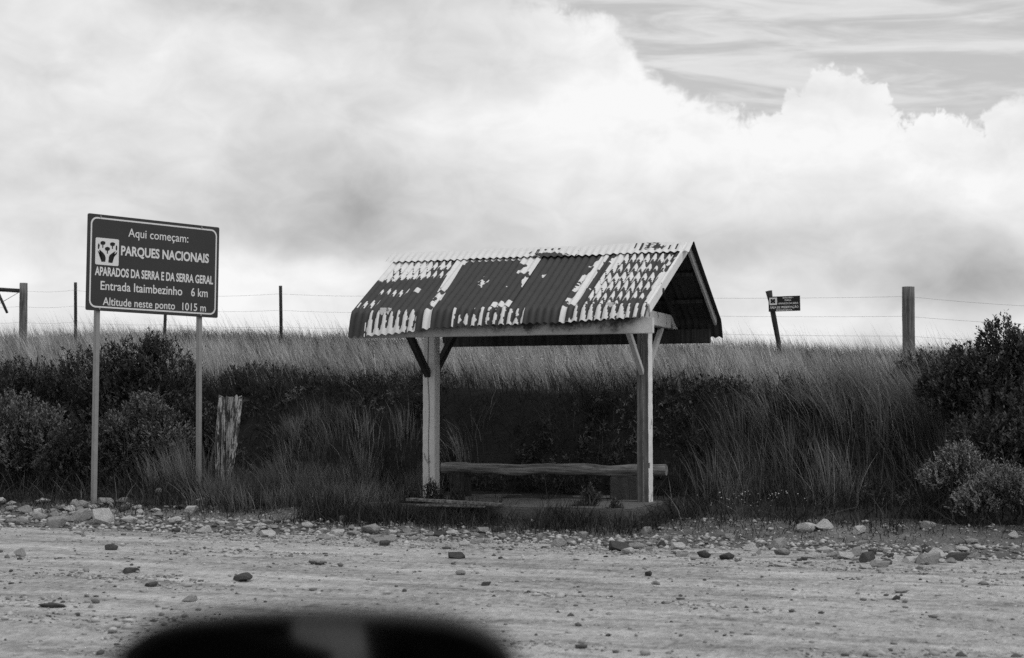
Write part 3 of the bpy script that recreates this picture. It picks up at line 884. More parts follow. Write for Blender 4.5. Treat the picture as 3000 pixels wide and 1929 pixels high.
# small preservation notice on its own leaning stake
def small_sign():
    T = at_v(2252, 853, VF - .25); B = at_v(2287, 1036, VF - .25)
    zg = gz(B.x, B.y)
    S = empty('notice_sign', (B.x, B.y, zg)); tag(S, 'small dark notice board on a leaning stake above the meadow', 'sign')
    inv = S.matrix_basis.inverted()
    low = B + (B - T)*0.25
    P = [inv @ low.lerp(T, i/8) for i in range(9)]
    tube('stake', P, [.040, .040, .042, .042, .044, .045, .045, .044, .058], 10, 'thin_post_wood', S, wob=.05, seed=9)
    tl = at_v(2251.5, 870, VF - .31); tr = at_v(2344, 866.5, VF - .31); bl = at_v(2252, 914, VF - .31); br = at_v(2344, 912, VF - .31)
    ex = (tr - tl); w = ex.length; h = (tl - bl).length
    xx = ex.normalized(); zz = Vector((0, 0, 1)); zz = (zz - xx*zz.dot(xx)).normalized(); yy = zz.cross(xx)
    Pn = link('board', None or poly_mesh('board', [[(0, 0), (w, 0), (w, h), (0, h)]], 0), 'small_sign_dark', S)
    bm = bmesh.new(); box_bm(bm, (w/2, 0.006, h/2), (w, 0.012, h)); old = Pn.data; Pn.data = bm_mesh('board', bm); Pn.data.materials.append(MAT['small_sign_dark'])
    Pn.matrix_local = Matrix.Translation(inv @ bl) @ Matrix((xx, yy, zz)).transposed().to_4x4()
    e = link('emblem_plate', poly_mesh('plate', [rrect(.03*w, .44*h, .275*w, .93*h, .01)], -0.002), 'small_sign_white', Pn)
    link('emblem', poly_mesh('emblem', [[(x0*w, z0*h), (x1*w, z0*h), (x1*w, z1*h), (x0*w, z1*h)] for x0, z0, x1, z1 in ((.07, .70, .14, .84), (.155, .70, .215, .84), (.07, .55, .14, .68), (.155, .55, .215, .68), (.10, .62, .19, .76))], -0.0035), 'small_sign_dark', e)
    for s, a, b_, bl_, tp in (('IBAMA MMA -', .45, .80, .155, .065), ('PARNA', .52, .72, .33, .215), ('APARADOS DA SERRA', .31, .945, .535, .42), ('ÁREA DE PRESERVAÇÃO', .04, .945, .80, .655), ('PERMANENTE', .24, .75, .985, .87)):
        for m2 in text_mesh('lettering', s, a*w, b_*w, (1-bl_)*h, (bl_-tp)*h, 0.02, 0.002): link('lettering', m2, 'small_sign_white', Pn)
small_sign()

# ------------------------------------------------------------------ stones
def stone_proto(seed):
    rs = np.random.default_rng(100 + seed)
    bm = bmesh.new(); bmesh.ops.create_icosphere(bm, subdivisions=3 if seed < 8 else 2, radius=0.5)
    planes = []
    for _ in range(15):
        n = Vector(rs.standard_normal(3)).normalized(); planes.append((n, rs.uniform(.20, .40)))
    off = rs.random(3)*50
    for v in bm.verts:
        p = v.co.copy()
        for n, dd in planes:
            k = p.dot(n)
            if k > dd: p -= n*(k - dd)*0.98
        r = float(fbm(np.array(p.x*3.2 + off[0] + p.z*2), np.array(p.y*3.2 + off[1] - p.z), 3))
        v.co = p*(1 + 0.16*r)
    xs = [v.co for v in bm.verts]
    ext = [max(c[i] for c in xs) - min(c[i] for c in xs) for i in range(3)]
    for v in bm.verts: v.co = Vector((v.co.x/ext[0], v.co.y/ext[1], v.co.z/ext[2]))
    return bm_mesh('stone_%d' % seed, bm)
SP = [stone_proto(i) for i in range(10)]
SPM = {}
def stone(px, py, wpx, hpx, tone, label=None, group=None, seed=0, rot=None, pos=None, size=None):
    """stone standing on the ground where its lower edge shows in the photograph"""
    rs = np.random.default_rng(1000 + seed)
    if pos is None:
        p = at_ground(px, py + hpx*0.42); s = p.y/F_PX
        w, h = wpx*s, hpx*s*1.15
    else: p, (w, h) = pos, size
    key = (seed % 10, tone)
    if key not in SPM:
        m = SP[seed % 10].copy(); m.materials.clear(); m.materials.append(MAT[tone]); SPM[key] = m
    o = bpy.data.objects.new('stone', SPM[key]); C.objects.link(o)
    dpt = w*rs.uniform(.65, .95)
    o.scale = (w, dpt, max(h, .02)); o.location = (p.x, p.y, p.z + h*0.24)
    o.rotation_euler = (rs.uniform(-.12, .12), rs.uniform(-.14, .14), rs.uniform(-.5, .5)) if rot is None else rot
    return tag(o, label, 'stone', group)
L_ = 'stone_pale'; M_ = 'stone_mid'; D_ = 'stone_dark'
named = [
 (127, 1466, 48, 20, L_, 'flat pale stone lying alone behind the rubble left of the sign post'),
 (232, 1478, 38, 26, M_, 'grey rounded stone just left of the front sign post, at the back of the rubble'),
 (207, 1491, 44, 18, L_, 'flat pale stone in the rubble left of the front sign post'),
 (108, 1503, 38, 24, L_, 'small pale stone at the left of the rubble heap by the sign'),
 (170, 1527, 66, 42, M_, 'big rounded grey stone in front of the rubble left of the sign post'),
 (238, 1508, 80, 40, M_, 'long tilted grey slab leaning in the rubble left of the sign post'),
 (309, 1512, 62, 54, L_, 'large pale boulder at the foot of the front sign post, biggest of the heap'),
 (560, 1493, 46, 26, L_, 'tilted pale stone in front of the rear sign post'),
 (590, 1467, 34, 20, L_, 'pale stone packed around the foot of the rear sign post'),
 (466, 1440, 28, 22, M_, 'dull grey stone in the weeds between the two sign posts'),
 (380, 1520, 56, 26, L_, 'low pale stone right of the boulder under the sign'),
 (2358, 1543, 56, 32, L_, 'left one of the two pale stones touching each other right of the shelter'),
 (2412, 1538, 54, 32, L_, 'right one of the two pale stones touching each other right of the shelter'),
 (2514, 1553, 44, 26, L_, 'rounded pale stone by the weeds right of the touching pair'),
 (2721, 1539, 42, 24, M_, 'grey stone half hidden in weeds at the foot of the right shrubs'),
 (1938, 1594, 28, 26, D_, 'dark round stone beside a pale one just right of the shelter'),
 (1990, 1599, 44, 24, L_, 'pale stone beside the dark round one just right of the shelter'),
 (2001, 1624, 36, 18, M_, 'flat stone at the road edge below the dark round stone'),
 (1901, 1680, 22, 18, D_, 'small dark wedge shaped stone on the road below the right post'),
 (2640, 1727, 46, 24, L_, 'pale stone alone on the road at the right'),
 (2627, 1751, 26, 18, D_, 'small dark stone next to the pale one on the road at the right'),
 (2289, 1655, 64, 13, L_, 'long flat pale stone at the road edge on the right'),
 (2968, 1569, 30, 22, L_, 'pale stone at the road edge by the right border'),
 (1891, 1556, 36, 24, M_, 'grey stone in the grass in front of the right post'),
 (1710, 1565, 30, 22, M_, 'grey stone in front of the middle of the shelter floor'),
 (1635, 1589, 56, 30, M_, 'broad grey stone in the rubble row below the shelter'),
 (2142, 1573, 32, 22, M_, 'grey stone on the verge between the shelter and the touching pair'),
 (2527, 1592, 38, 22, M_, 'grey stone below the rounded pale one on the right verge'),
 (2562, 1617, 32, 20, D_, 'dark stone in the gravel patch at the right road edge'),
 (720, 1690, 66, 26, D_, 'dark block shaped stone lying on the road below the sign'),
 (157, 1772, 80, 20, D_, 'long dark flat stone on the road at the lower left'),
 (322, 1602, 38, 24, D_, 'dark angular stone on the road below the sign'),
 (60, 1620, 38, 26, M_, 'grey stone on the road at the left border'),
 (379, 1671, 50, 18, D_, 'low dark stone on the road left of the block shaped one'),
 (448, 1711, 40, 16, D_, 'small dark flat stone on the road between the block and the mirror'),
 (560, 1753, 48, 22, M_, 'grey stone on the road just above the left end of the mirror'),
 (1343, 1626, 50, 24, D_, 'dark stone on the road in front of the shelter left of its middle'),
 (1425, 1711, 28, 16, D_, 'small dark stone on the road in front of the shelter'),
 (936, 1647, 54, 16, M_, 'flat grey stone on the road below the fallen plank'),
 (1350, 1679, 30, 16, M_, 'small grey stone on the road below the dark stone in front of the shelter'),
 (764, 1540, 40, 20, L_, 'pale stone on the verge between the stump and the plank'),
 (898, 1537, 34, 18, L_, 'pale stone on the verge left of the fallen plank'),
 (883, 1515, 34, 12, M_, 'thin flat stone on the verge right of the stump'),
 (1002, 1523, 30, 22, M_, 'pointed grey stone on the verge below the grassy mound'),
 (520, 1553, 28, 18, D_, 'dark stone at the road edge below the rear sign post'),
 (601, 1553, 46, 24, L_, 'pale stone starting the rubble row right of the sign'),
 (1421, 1553, 44, 20, M_, 'flat grey stone at the front edge of the shelter weeds'),
 (1459, 1548, 34, 20, D_, 'dark stone right of the flat one at the front edge of the shelter weeds'),
]
taken = []
for i, (x, y, w, h, t_, lb) in enumerate(named):
    o = stone(x, y, w, h, t_, lb, 'stones along the road', i); taken.append((o.location.x, o.location.y, o.scale.x))
# rows of rubble along the road edge
k = 0; tries = 0
rs = np.random.default_rng(77)
while k < 245 and tries < 8000:
    tries += 1
    r = rs.random()
    if r < .36: px, py = rs.normal(210, 150), rs.normal(1510, 16)
    elif r < .74:
        px = rs.uniform(540, 1520); py = 1552 + (px - 560)*0.036 + rs.normal(0, 10)
    elif r < .80: px = rs.uniform(1500, 2000); py = 1594 + (px-1500)*0.03 + rs.normal(0, 12)
    else: px, py = rs.normal(2560, 190), rs.normal(1632, 17)
    if not (-60 < px < 3060) or not 1470 < py < 1690: continue
    p = at_ground(px, py); w = float(np.clip(rs.lognormal(math.log(.115 if px < 520 else .098), .42), .045, .22))
    if any((p.x-a)**2 + (p.y-b)**2 < (0.40*(w + c))**2 for a, b, c in taken): continue
    left = px < 520; right = px > 2000
    lab, grp = (('small pale rubble stone in the heap around the front sign post', 'rubble heap at the sign') if left else
                ('small rubble stone in the gravel strip at the right road edge', 'rubble at the right road edge') if right else
                ('small pale rubble stone in the loose row along the road edge between sign and shelter', 'rubble row along the road edge'))
    stone(0, 0, 0, 0, [L_, L_, M_, M_, L_, M_, D_][int(rs.integers(7))] if not right else [L_, M_, M_, D_][int(rs.integers(4))], lab, grp, 200 + k, pos=p, size=(w, w*rs.uniform(.4, .75)))
    taken.append((p.x, p.y, w)); k += 1

# gravel: too many to count
def gravel():
    pr = [bmesh.new() for _ in range(4)]; V = []; Fc = []
    for i, bm in enumerate(pr):
        bmesh.ops.create_icosphere(bm, subdivisions=1, radius=0.5); r2 = np.random.default_rng(40 + i)
        for v in bm.verts: v.co *= 1 + 0.28*r2.standard_normal()
        V.append(np.array([v.co[:] for v in bm.verts])); Fc.append(np.array([[w.index for w in f.verts] for f in bm.faces])); bm.free()
    rs = np.random.default_rng(5); n = 20000
    # spread over the road and verge, denser at the edge and in bands along the ruts
    px = rs.uniform(-1, 1, n*3); dist = 7.5 + 12.5*rs.random(n*3)**0.75
    X = px*dist*0.42; Y = dist
    u, v = uv_of(X, Y)
    e = edge_v(u)
    out_ = (u > .6) | (u < -3.7)
    dens = 0.07 + 0.9*np.exp(-((v - e - 0.1)/0.45)**2) + .55*out_*(v > e)*(v < -.9) + 0.55*(fbm(u*0.35, v*1.3 + 4, 3) > .07)*(v < e)
    ok = (rs.random(n*3) < dens) & (v < -1.0)
    X, Y, u, v = X[ok][:n], Y[ok][:n], u[ok][:n], v[ok][:n]; n = len(X)
    Z = ground_z(X, Y)
    s = np.clip(rs.lognormal(math.log(.019), .50, n), .009, .07)
    rub = (np.abs(v - edge_v(u) - .15) < .38) & (rs.random(n) < .42)
    s[rub] = rs.uniform(.028, .075, rub.sum())
    co = []; fs = []; sh = []; base = 0
    tone = np.where(rs.random(n) < .24, rs.uniform(.07, .18, n), rs.uniform(.22, .52, n))
    tone[rub] = rs.uniform(.14, .52, rub.sum())
    a = rs.uniform(0, 6.28, n); fl = rs.uniform(.35, .7, n); pick = rs.integers(0, 4, n); asp = rs.uniform(.7, 1.5, n)
    for k in range(4):
        m = pick == k; q = V[k][None]*np.stack([s[m]*asp[m], s[m], s[m]*fl[m]], -1)[:, None, :]
        ca, sa = np.cos(a[m])[:, None], np.sin(a[m])[:, None]
        x = q[..., 0]*ca - q[..., 1]*sa + X[m][:, None]; y = q[..., 0]*sa + q[..., 1]*ca + Y[m][:, None]; z = q[..., 2] + (Z[m] + s[m]*fl[m]*.22)[:, None]
        co.append(np.stack([x, y, z], -1).reshape(-1, 3))
        nn = m.sum(); nv = len(V[k])
        fs.append((Fc[k][None] + (np.arange(nn)*nv)[:, None, None]).reshape(-1, 3) + base); base += nn*nv
        sh.append(np.repeat(tone[m], nv))
    o = link('gravel', arrays('gravel', np.concatenate(co), [np.concatenate(fs)], {'shade': np.concatenate(sh)}), 'gravel')
    tag(o, 'loose gravel scattered over the dirt road and its edge', 'gravel', kind='stuff')
gravel()

# ------------------------------------------------------------------ grass
def blades(P, H, lean, Wd, curl, shade, rs, seg=3):
    """P (n,3) roots, H heights, lean (n,2) horizontal throw of the tip, Wd widths; returns vertices, faces, shade"""
    n = len(P)
    ang = rs.uniform(0, math.pi, n); sx, sy = np.cos(ang), np.sin(ang)
    co = np.zeros((n, 2*seg + 1, 3)); 
    for i in range(seg):
        k = i/seg
        w = Wd*(1 - 0.62*k)/2
        lx, ly = lean[:, 0]*k**curl, lean[:, 1]*k**curl
        zz = H*(k - 0.0)
        for s, j in ((-1, 2*i), (1, 2*i+1)):
            co[:, j, 0] = P[:, 0] + lx + s*w*sx; co[:, j, 1] = P[:, 1] + ly + s*w*sy; co[:, j, 2] = P[:, 2] + zz - (0.03 if i == 0 else 0)
    co[:, -1, 0] = P[:, 0] + lean[:, 0]; co[:, -1, 1] = P[:, 1] + lean[:, 1]; co[:, -1, 2] = P[:, 2] + H
    b0 = np.arange(n)*(2*seg + 1)
    q = np.concatenate([np.stack([b0 + 2*i, b0 + 2*i + 1, b0 + 2*i + 3, b0 + 2*i + 2], -1) for i in range(seg-1)])
    t = np.stack([b0 + 2*seg - 2, b0 + 2*seg - 1, b0 + 2*seg], -1)
    return co.reshape(-1, 3), q, t, np.repeat(shade, 2*seg + 1)
def join_blades(name, parts, mat, label, cat='grass'):
    co = []; q = []; t = []; s = []; b = 0
    for c, qq, tt, ss in parts:
        co.append(c); q.append(qq + b); t.append(tt + b); s.append(ss); b += len(c)
    o = link(name, arrays(name, np.concatenate(co), [np.concatenate(q), np.concatenate(t)], {'shade': np.concatenate(s)}), mat)
    return tag(o, label, cat, kind='stuff')
def xy(u, v): return PR[0] + AX[0]*u + PV[0]*v, PR[1] + AX[1]*u + PV[1]*v
def scatter(rs, n, u0, u1, v0, v1):
    u = rs.uniform(u0, u1, n); v = rs.uniform(v0, v1, n); x, y = xy(u, v)
    ok = np.abs(x) < y*0.345 + 1.6
    return u[ok], v[ok], x[ok], y[ok]

def meadow():
    rs = np.random.default_rng(31); parts = []
    # pale standing grass leaning left in the wind: many small clumps, each with its own tone and lean
    u, v, x, y = scatter(rs, 34000, -19, 9, 2.2, 14.5)
    foot, top = bank_par(u)
    dens = np.clip(0.45 + 0.5*sstep(v, top + .1, top + 1.2) + 1.2*fbm(u*.9, v*.9, 3), 0.1, 1)
    ok = (v > top + 0.12 + 0.9*fbm(u*1.5, v*0+2, 3)) & (rs.random(len(u)) < dens)
    u, v, top = u[ok], v[ok], top[ok]; m = len(u)
    patch = fbm(u*.55 + 5, v*.7, 3)
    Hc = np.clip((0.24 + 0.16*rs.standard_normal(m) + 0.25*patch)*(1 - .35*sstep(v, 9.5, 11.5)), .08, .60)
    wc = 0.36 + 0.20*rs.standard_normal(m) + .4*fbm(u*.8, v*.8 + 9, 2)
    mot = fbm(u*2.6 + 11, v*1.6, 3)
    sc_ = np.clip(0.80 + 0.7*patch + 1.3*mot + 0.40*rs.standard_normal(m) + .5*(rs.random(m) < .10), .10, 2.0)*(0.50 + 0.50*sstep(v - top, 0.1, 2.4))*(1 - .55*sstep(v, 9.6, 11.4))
    r = np.repeat(np.arange(m), 7); n = len(r)
    u = u[r] + .035*rs.standard_normal(n); v = v[r] + .035*rs.standard_normal(n); x, y = xy(u, v)
    P = np.stack([x, y, ground_z(x, y)], -1)
    H = np.clip(Hc[r]*(.55 + .7*rs.random(n)), .06, .7)
    wind = wc[r] + .12*rs.standard_normal(n)
    lean = np.stack([-H*wind + 0.03*rs.standard_normal(n), 0.18*H*rs.standard_normal(n)], -1)
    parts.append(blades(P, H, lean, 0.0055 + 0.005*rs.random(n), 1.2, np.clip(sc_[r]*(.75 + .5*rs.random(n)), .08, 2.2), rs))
    # thin seed stalks standing above the rest
    u, v, x, y = scatter(rs, 8000, -19, 9, 2.9, 12.0); n = len(u)
    P = np.stack([x, y, ground_z(x, y)], -1)
    H = 0.42 + 0.32*rs.random(n)
    lean = np.stack([-H*(.20 + .4*rs.random(n)), .08*rs.standard_normal(n)], -1)
    parts.append(blades(P, H*(1 + .25*(v > 8)*(rs.random(n) < .25)), lean, np.full(n, .0055), 1.6, rs.uniform(.4, 1.5, n), rs))
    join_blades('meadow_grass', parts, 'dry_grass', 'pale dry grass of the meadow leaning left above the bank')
    # darker clumps of short growth on the crest and along the lip
    parts = []
    u, v, x, y = scatter(rs, 95000, -19, 9, 1.5, 14); foot, top = bank_par(u)
    crest = np.exp(-((v - 11.6)/1.4)**2)*2.2; lip = np.exp(-((v - top - 0.10)/.50)**2)*1.3 + .35*np.exp(-((v - top - .8)/.7)**2)
    ok = rs.random(len(u)) < (crest + lip)*np.clip(.65 + 2.0*fbm(u*1.2, v*1.2, 3), 0, 1) + .03
    u, v, x, y, top = u[ok], v[ok], x[ok], y[ok], top[ok]; n = len(u)
    P = np.stack([x, y, ground_z(x, y)], -1)
    H = .12 + .26*rs.random(n) + .1*(v > 9)
    d = np.stack([-.10 + .16*rs.standard_normal(n), -.02*np.ones(n) + .10*rs.standard_normal(n)], -1)
    nearlip = (v < top + .35)
    d[nearlip] += np.array([-PV[0], -PV[1]])*(.04 + .16*rs.random(nearlip.sum()))[:, None]
    H[nearlip] *= .6 + .7*rs.random(nearlip.sum())
    parts.append(blades(P, H, d, .007 + .006*rs.random(n), 1.8, rs.uniform(.45, 1.6, n), rs))
    join_blades('crest_grass', parts, 'dark_grass', 'dark short growth along the lip of the bank and the crest')
meadow()

def bank_grass():
    rs = np.random.default_rng(32); parts = []
    # hanging fringe below the lip
    u, v, x, y = scatter(rs, 34000, -15, 9, 0.9, 3.5); foot, top = bank_par(u)
    ok = (v > top - .75) & (v < top + .1) & (rs.random(len(u)) < .75)
    u, v, x, y = u[ok], v[ok], x[ok], y[ok]; n = len(u)
    P = np.stack([x, y, ground_z(x, y)], -1)
    L = .20 + .30*rs.random(n)
    d = -PV[None]*(L*(.35 + .4*rs.random(n)))[:, None] + .10*rs.standard_normal((n, 2))
    parts.append(blades(P, L*rs.uniform(-.5, .7, n), d, .005 + .004*rs.random(n), 1.2, rs.uniform(.25, 1.15, n), rs))
    # sparse growth on the bank face and at its foot
    u, v, x, y = scatter(rs, 46000, -13, 9, -1.35, 2.9); foot, top = bank_par(u)
    side = sstep(-u, 2.9, 3.5) + sstep(u, .3, .9)
    inside = (u > -3.0) & (u < .25) & (v > -1.25) & (v < 1.2)
    p = np.where(inside, .03, .45*side + .22)*np.clip(.55 + 2.2*fbm(u*1.6, v*1.6, 3), 0.05, 1.2)*sstep(v, -1.4, -.9)*np.where(v < .3, 1.5, 1.0)
    ok = rs.random(len(u)) < p
    u, v, x, y = u[ok], v[ok], x[ok], y[ok]; n = len(u)
    P = np.stack([x, y, ground_z(x, y)], -1)
    H = .10 + .30*rs.random(n)**1.5
    d = np.stack([.20*rs.standard_normal(n) - .03, -.06 + .14*rs.standard_normal(n)], -1)
    parts.append(blades(P, H, d, .006 + .005*rs.random(n), 1.6, np.clip(rs.lognormal(-.35, .85, n), .15, 5.0), rs))
    # weeds along the front of the floor slab and on the verge
    u, v, x, y = scatter(rs, 60000, -13, 9, -2.2, -.9)
    p = np.exp(-((v + 1.55)/.28)**2)*((u > -3.9) & (u < .6))*1.1 + .60*np.exp(-((v + 1.0)/.42)**2)*((u < -3.2) | (u > .3)) + .05*(v > -1.9)
    p = p*np.clip(.7 + 2.2*fbm(u*2, v*2, 3), .05, 1.3)
    ok = rs.random(len(u)) < p
    u, v, x, y = u[ok], v[ok], x[ok], y[ok]; n = len(u)
    P = np.stack([x, y, ground_z(x, y)], -1)
    H = (.04 + .14*rs.random(n))*(1 + .9*((u > -3.7) & (u < .4)))*np.clip(.8 + 2*fbm(u*3, v*3, 2), .3, 1.6)
    d = np.stack([.10*rs.standard_normal(n), -.03 + .08*rs.standard_normal(n)], -1)
    parts.append(blades(P, H, d, .006 + .005*rs.random(n), 1.6, np.clip(rs.lognormal(-.1, .55, n), .3, 2.8), rs))
    join_blades('bank_grass', parts, 'dark_grass', 'dark weeds and hanging grass on the earth bank and verge', 'weeds')
    # tall pale tussocks
    parts = []
    def tussock(uc, vc, n, h, spread, throw, sh, w=.0065):
        r = np.abs(rs.normal(0, spread, n)); a = rs.uniform(0, 6.283, n)
        u, v = uc + r*np.cos(a), vc + r*np.sin(a); x, y = xy(u, v)
        P = np.stack([x, y, ground_z(x, y)], -1)
        H = h*(.45 + .65*rs.random(n))
        out = np.stack([np.cos(a), np.sin(a)], -1)*(r/spread*.14 + .06)[:, None]*h
        d = out + np.array([throw, -.05])*h*(.5 + rs.random(n))[:, None] + .05*rs.standard_normal((n, 2))
        parts.append(blades(P, H, d, w*(.7 + .7*rs.random(n)), 1.9, np.clip(sh*rs.lognormal(0, .35, n), .1, 1.6), rs, 4))
    for i in range(80):                                         # right of the shelter, on the bank
        uc = .5 + 3.3*rs.random(); vc = .25 + 2.0*rs.random() - .12*uc
        tussock(uc, vc, 20 + int(50*rs.random()), .40 + .55*rs.random(), .15, -.34 + .40*rs.random(), .08 + .46*rs.random()**2.2, .0075)
    for i in range(16):
        tussock(1.0 + 2.8*rs.random(), 2.0 + .5*rs.random(), 130, .45 + .35*rs.random(), .17, -.40, .50)
    for i in range(60):                                         # grassy mound left of the shelter
        uc = -5.6 + 2.6*rs.random(); vc = -.9 + 2.8*rs.random()
        tussock(uc, vc, 110, .22 + .30*rs.random(), .17, -.35 + .5*rs.random(), .16 + .34*rs.random(), .006)
    for i in range(14):                                         # low pale tussocks in front of the mound
        uc = -5.3 + 2.3*rs.random(); vc = -1.15 + .5*rs.random()
        tussock(uc, vc, 150, .18 + .20*rs.random(), .18, -.3 + .5*rs.random(), .34 + .25*rs.random(), .006)
    for i in range(10):                                         # between the sign posts
        p = at_Y(300 + 320*rs.random(), 1440, 21.0 + .8*rs.random()); a, b = uv_of(p.x, p.y)
        tussock(a, b, 60, .45 + .4*rs.random(), .08, -.15, .45, .006)
    for i in range(18):
        tussock(-3.4 + 4.2*rs.random(), 1.35 + .9*rs.random(), 14 + int(24*rs.random()), .18 + .24*rs.random(), .08, -.5 + rs.random(), .10 + .16*rs.random(), .006)
    join_blades('tussock_grass', parts, 'dry_grass', 'tall arching tussock grass on the bank beside the shelter')
bank_grass()

# ------------------------------------------------------------------ shrubs
def leaf_cloud(rs, tips, dirs, nleaf, ll, lw, twig, spread=0.75):
    """leaves set round the last stretch of every twig"""
    n = len(tips); N = n*nleaf
    T = np.repeat(tips, nleaf, 0); D = np.repeat(dirs, nleaf, 0)
    k = rs.random(N); B = T - D*(k*twig)[:, None]
    rnd = rs.standard_normal((N, 3)); rnd -= D*(rnd*D).sum(1)[:, None]; rnd /= np.linalg.norm(rnd, axis=1)[:, None] + 1e-9
    L = D*(1 - spread*.35) + rnd*spread; L /= np.linalg.norm(L, axis=1)[:, None]
    S = np.cross(L, D); S /= np.linalg.norm(S, axis=1)[:, None] + 1e-9
    l = ll*(.6 + .7*rs.random(N)); w = lw*(.7 + .6*rs.random(N))
    a = B; b = B + L*(l*.5)[:, None] + S*(w/2)[:, None]; c = B + L*l[:, None]; d = B + L*(l*.5)[:, None] - S*(w/2)[:, None]
    co = np.stack([a, b, c, d], 1).reshape(-1, 3); f = np.arange(N*4).reshape(-1, 4)
    return co, f, N
def shrub(name, base, lobes, ntwig, mat, label, ll=.052, lw=.018, nleaf=11, twig=.14, seed=0, cat='shrub', tone=(.35, 1.5), group=None, stems=True, stem_mat='dark_wood'):
    rs = np.random.default_rng(500 + seed)
    if cat == 'shrub': lobes = [(l[0], l[1], max(l[2] + DZ[0], l[5]*.35), *l[3:]) for l in lobes]
    S = empty(name, base); tag(S, label, cat, group)
    b = np.array(base)
    vol = np.array([l[3]*l[4] + l[4]*l[5] + l[3]*l[5] for l in lobes]); pk = rs.choice(len(lobes), ntwig, p=vol/vol.sum())
    Lb = np.array(lobes)[pk]
    d = rs.standard_normal((ntwig, 3)); d[:, 2] = np.abs(d[:, 2])*.9 + rs.normal(-.15, .3, ntwig); d /= np.linalg.norm(d, axis=1)[:, None]
    r = (.60 + .44*rs.random(ntwig)**.55)
    lump = 1 + .55*fbm(d[:, 0]*2.6 + seed + pk*5, d[:, 2]*2.6 + d[:, 1]*1.7, 3)*2
    tips = Lb[:, :3] + d*Lb[:, 3:6]*(r*lump)[:, None]
    tips[:, 2] = np.maximum(tips[:, 2], .03)
    dirs = d*.55 + np.array([-.12, 0, .85]) + .22*rs.standard_normal((ntwig, 3)); dirs /= np.linalg.norm(dirs, axis=1)[:, None]
    co, f, N = leaf_cloud(rs, tips, dirs, nleaf, ll, lw, twig)
    cl = np.clip(rs.lognormal(-.15, .40, ntwig), *tone)
    sh = np.repeat(np.repeat(cl, nleaf)*rs.uniform(.7, 1.3, N), 4)
    link('crown', arrays('crown', co, [f], {'shade': sh}), mat, S)
    if stems:
        # woody stems: main limbs to every lobe and side branches to some of the twigs
        V = []; Q = []
        def limb(A, B, r0, r1, sag):
            n = 6; s = 5; o0 = len(V); A, B = np.array(A), np.array(B); off = rs.standard_normal(3)*sag
            for i in range(n):
                k = i/(n-1); p = A*(1-k) + B*k + off*math.sin(k*math.pi); rr = r0*(1-k) + r1*k
                dd = B - A; dd = dd/np.linalg.norm(dd); x = np.cross(dd, [.3, 1, .2]); x /= np.linalg.norm(x); y_ = np.cross(dd, x)
                for j in range(s):
                    a = 6.283*j/s; V.append(tuple(p + (x*math.cos(a) + y_*math.sin(a))*rr))
            for i in range(n-1):
                for j in range(s): Q.append((o0+i*s+j, o0+i*s+(j+1) % s, o0+(i+1)*s+(j+1) % s, o0+(i+1)*s+j))
        for l in lobes:
            for m_ in range(4):
                tgt = np.array(l[:3]) + rs.uniform(-.6, .6, 3)*np.array(l[3:6])*np.array([1, 1, .6])
                root = np.array([rs.normal(0, .10) + l[0]*.35, rs.normal(0, .08) + l[1]*.4, -.15])
                limb(root, tgt, .016 + .006*rs.random(), .006, .05)
                idx = np.where(pk == lobes.index(l))[0]
                for t_ in rs.choice(idx, min(9, len(idx)), replace=False):
                    limb(root + (tgt - root)*rs.uniform(.45, 1), tips[t_], .006, .0025, .03)
        me = bpy.data.meshes.new('stems'); me.from_pydata(V, [], Q); me.update()
        link('stems', me, stem_mat, S)
    return S
DZ = [0.0]
def shrub_at(px, py, Y):
    p = at_Y(px, py, Y); z = gz(p.x, p.y); DZ[0] = p.z - z; return (p.x, p.y, z)
def lob(cx, cz, rx, rz, cy=0, ry=None): return (cx, cy, cz, rx, ry or rx*.8, rz)
# left group, in front of the bank
P0 = shrub_at(370, 1400, 23.0)
shrub('shrub', P0, [lob(-.55, 1.35, .62, .55), lob(.05, 1.45, .55, .62), lob(.55, 1.35, .55, .60), lob(.15, .75, .95, .75, -.1), lob(-.6, .7, .6, .7, -.1), (.35, .15, 1.85, .22, .22, .28)], 3600, 'shrub_leaf', 'large dark rounded shrub behind the two park sign posts', seed=1, ll=.058)
P0 = shrub_at(60, 1400, 23.2)
shrub('shrub', P0, [lob(-.3, 1.35, .55, .42), lob(.2, 1.25, .45, .45), lob(-.5, .7, .7, .7), lob(.35, .65, .5, .6)], 2300, 'shrub_leaf', 'dark shrub at the left border behind the paler one', seed=2)
P0 = shrub_at(75, 1430, 21.9)
shrub('shrub', P0, [lob(-.25, .95, .42, .38), lob(.15, .75, .45, .45), lob(-.3, .45, .5, .45), lob(.4, .35, .42, .4)], 1900, 'pale_shrub_leaf', 'paler small leaved shrub at the left border in front of the dark one', seed=3, tone=(.12, .75))
P0 = shrub_at(235, 1440, 21.5)
shrub('shrub', P0, [lob(0, .55, .36, .40), lob(-.3, .30, .32, .32), lob(.25, .28, .3, .3)], 900, 'shrub_leaf', 'low dark shrub left of the front sign post', seed=4)
P0 = shrub_at(425, 1430, 22.2)
shrub('shrub', P0, [lob(.02, 1.10, .30, .28), lob(-.38, .85, .32, .28), lob(.25, .75, .42, .36), lob(-.1, .55, .4, .4)], 1300, 'pale_shrub_leaf', 'paler small leaved shrub between the two sign posts', seed=5, tone=(.12, .85), stem_mat='weathered_wood')
P0 = shrub_at(560, 1415, 22.6)
shrub('shrub', P0, [lob(0, .75, .38, .5), lob(.25, .45, .35, .4), lob(-.2, .4, .4, .4)], 1000, 'shrub_leaf', 'dark shrub between the rear sign post and the stump', seed=6)
P0 = shrub_at(790, 1200, 24.6)
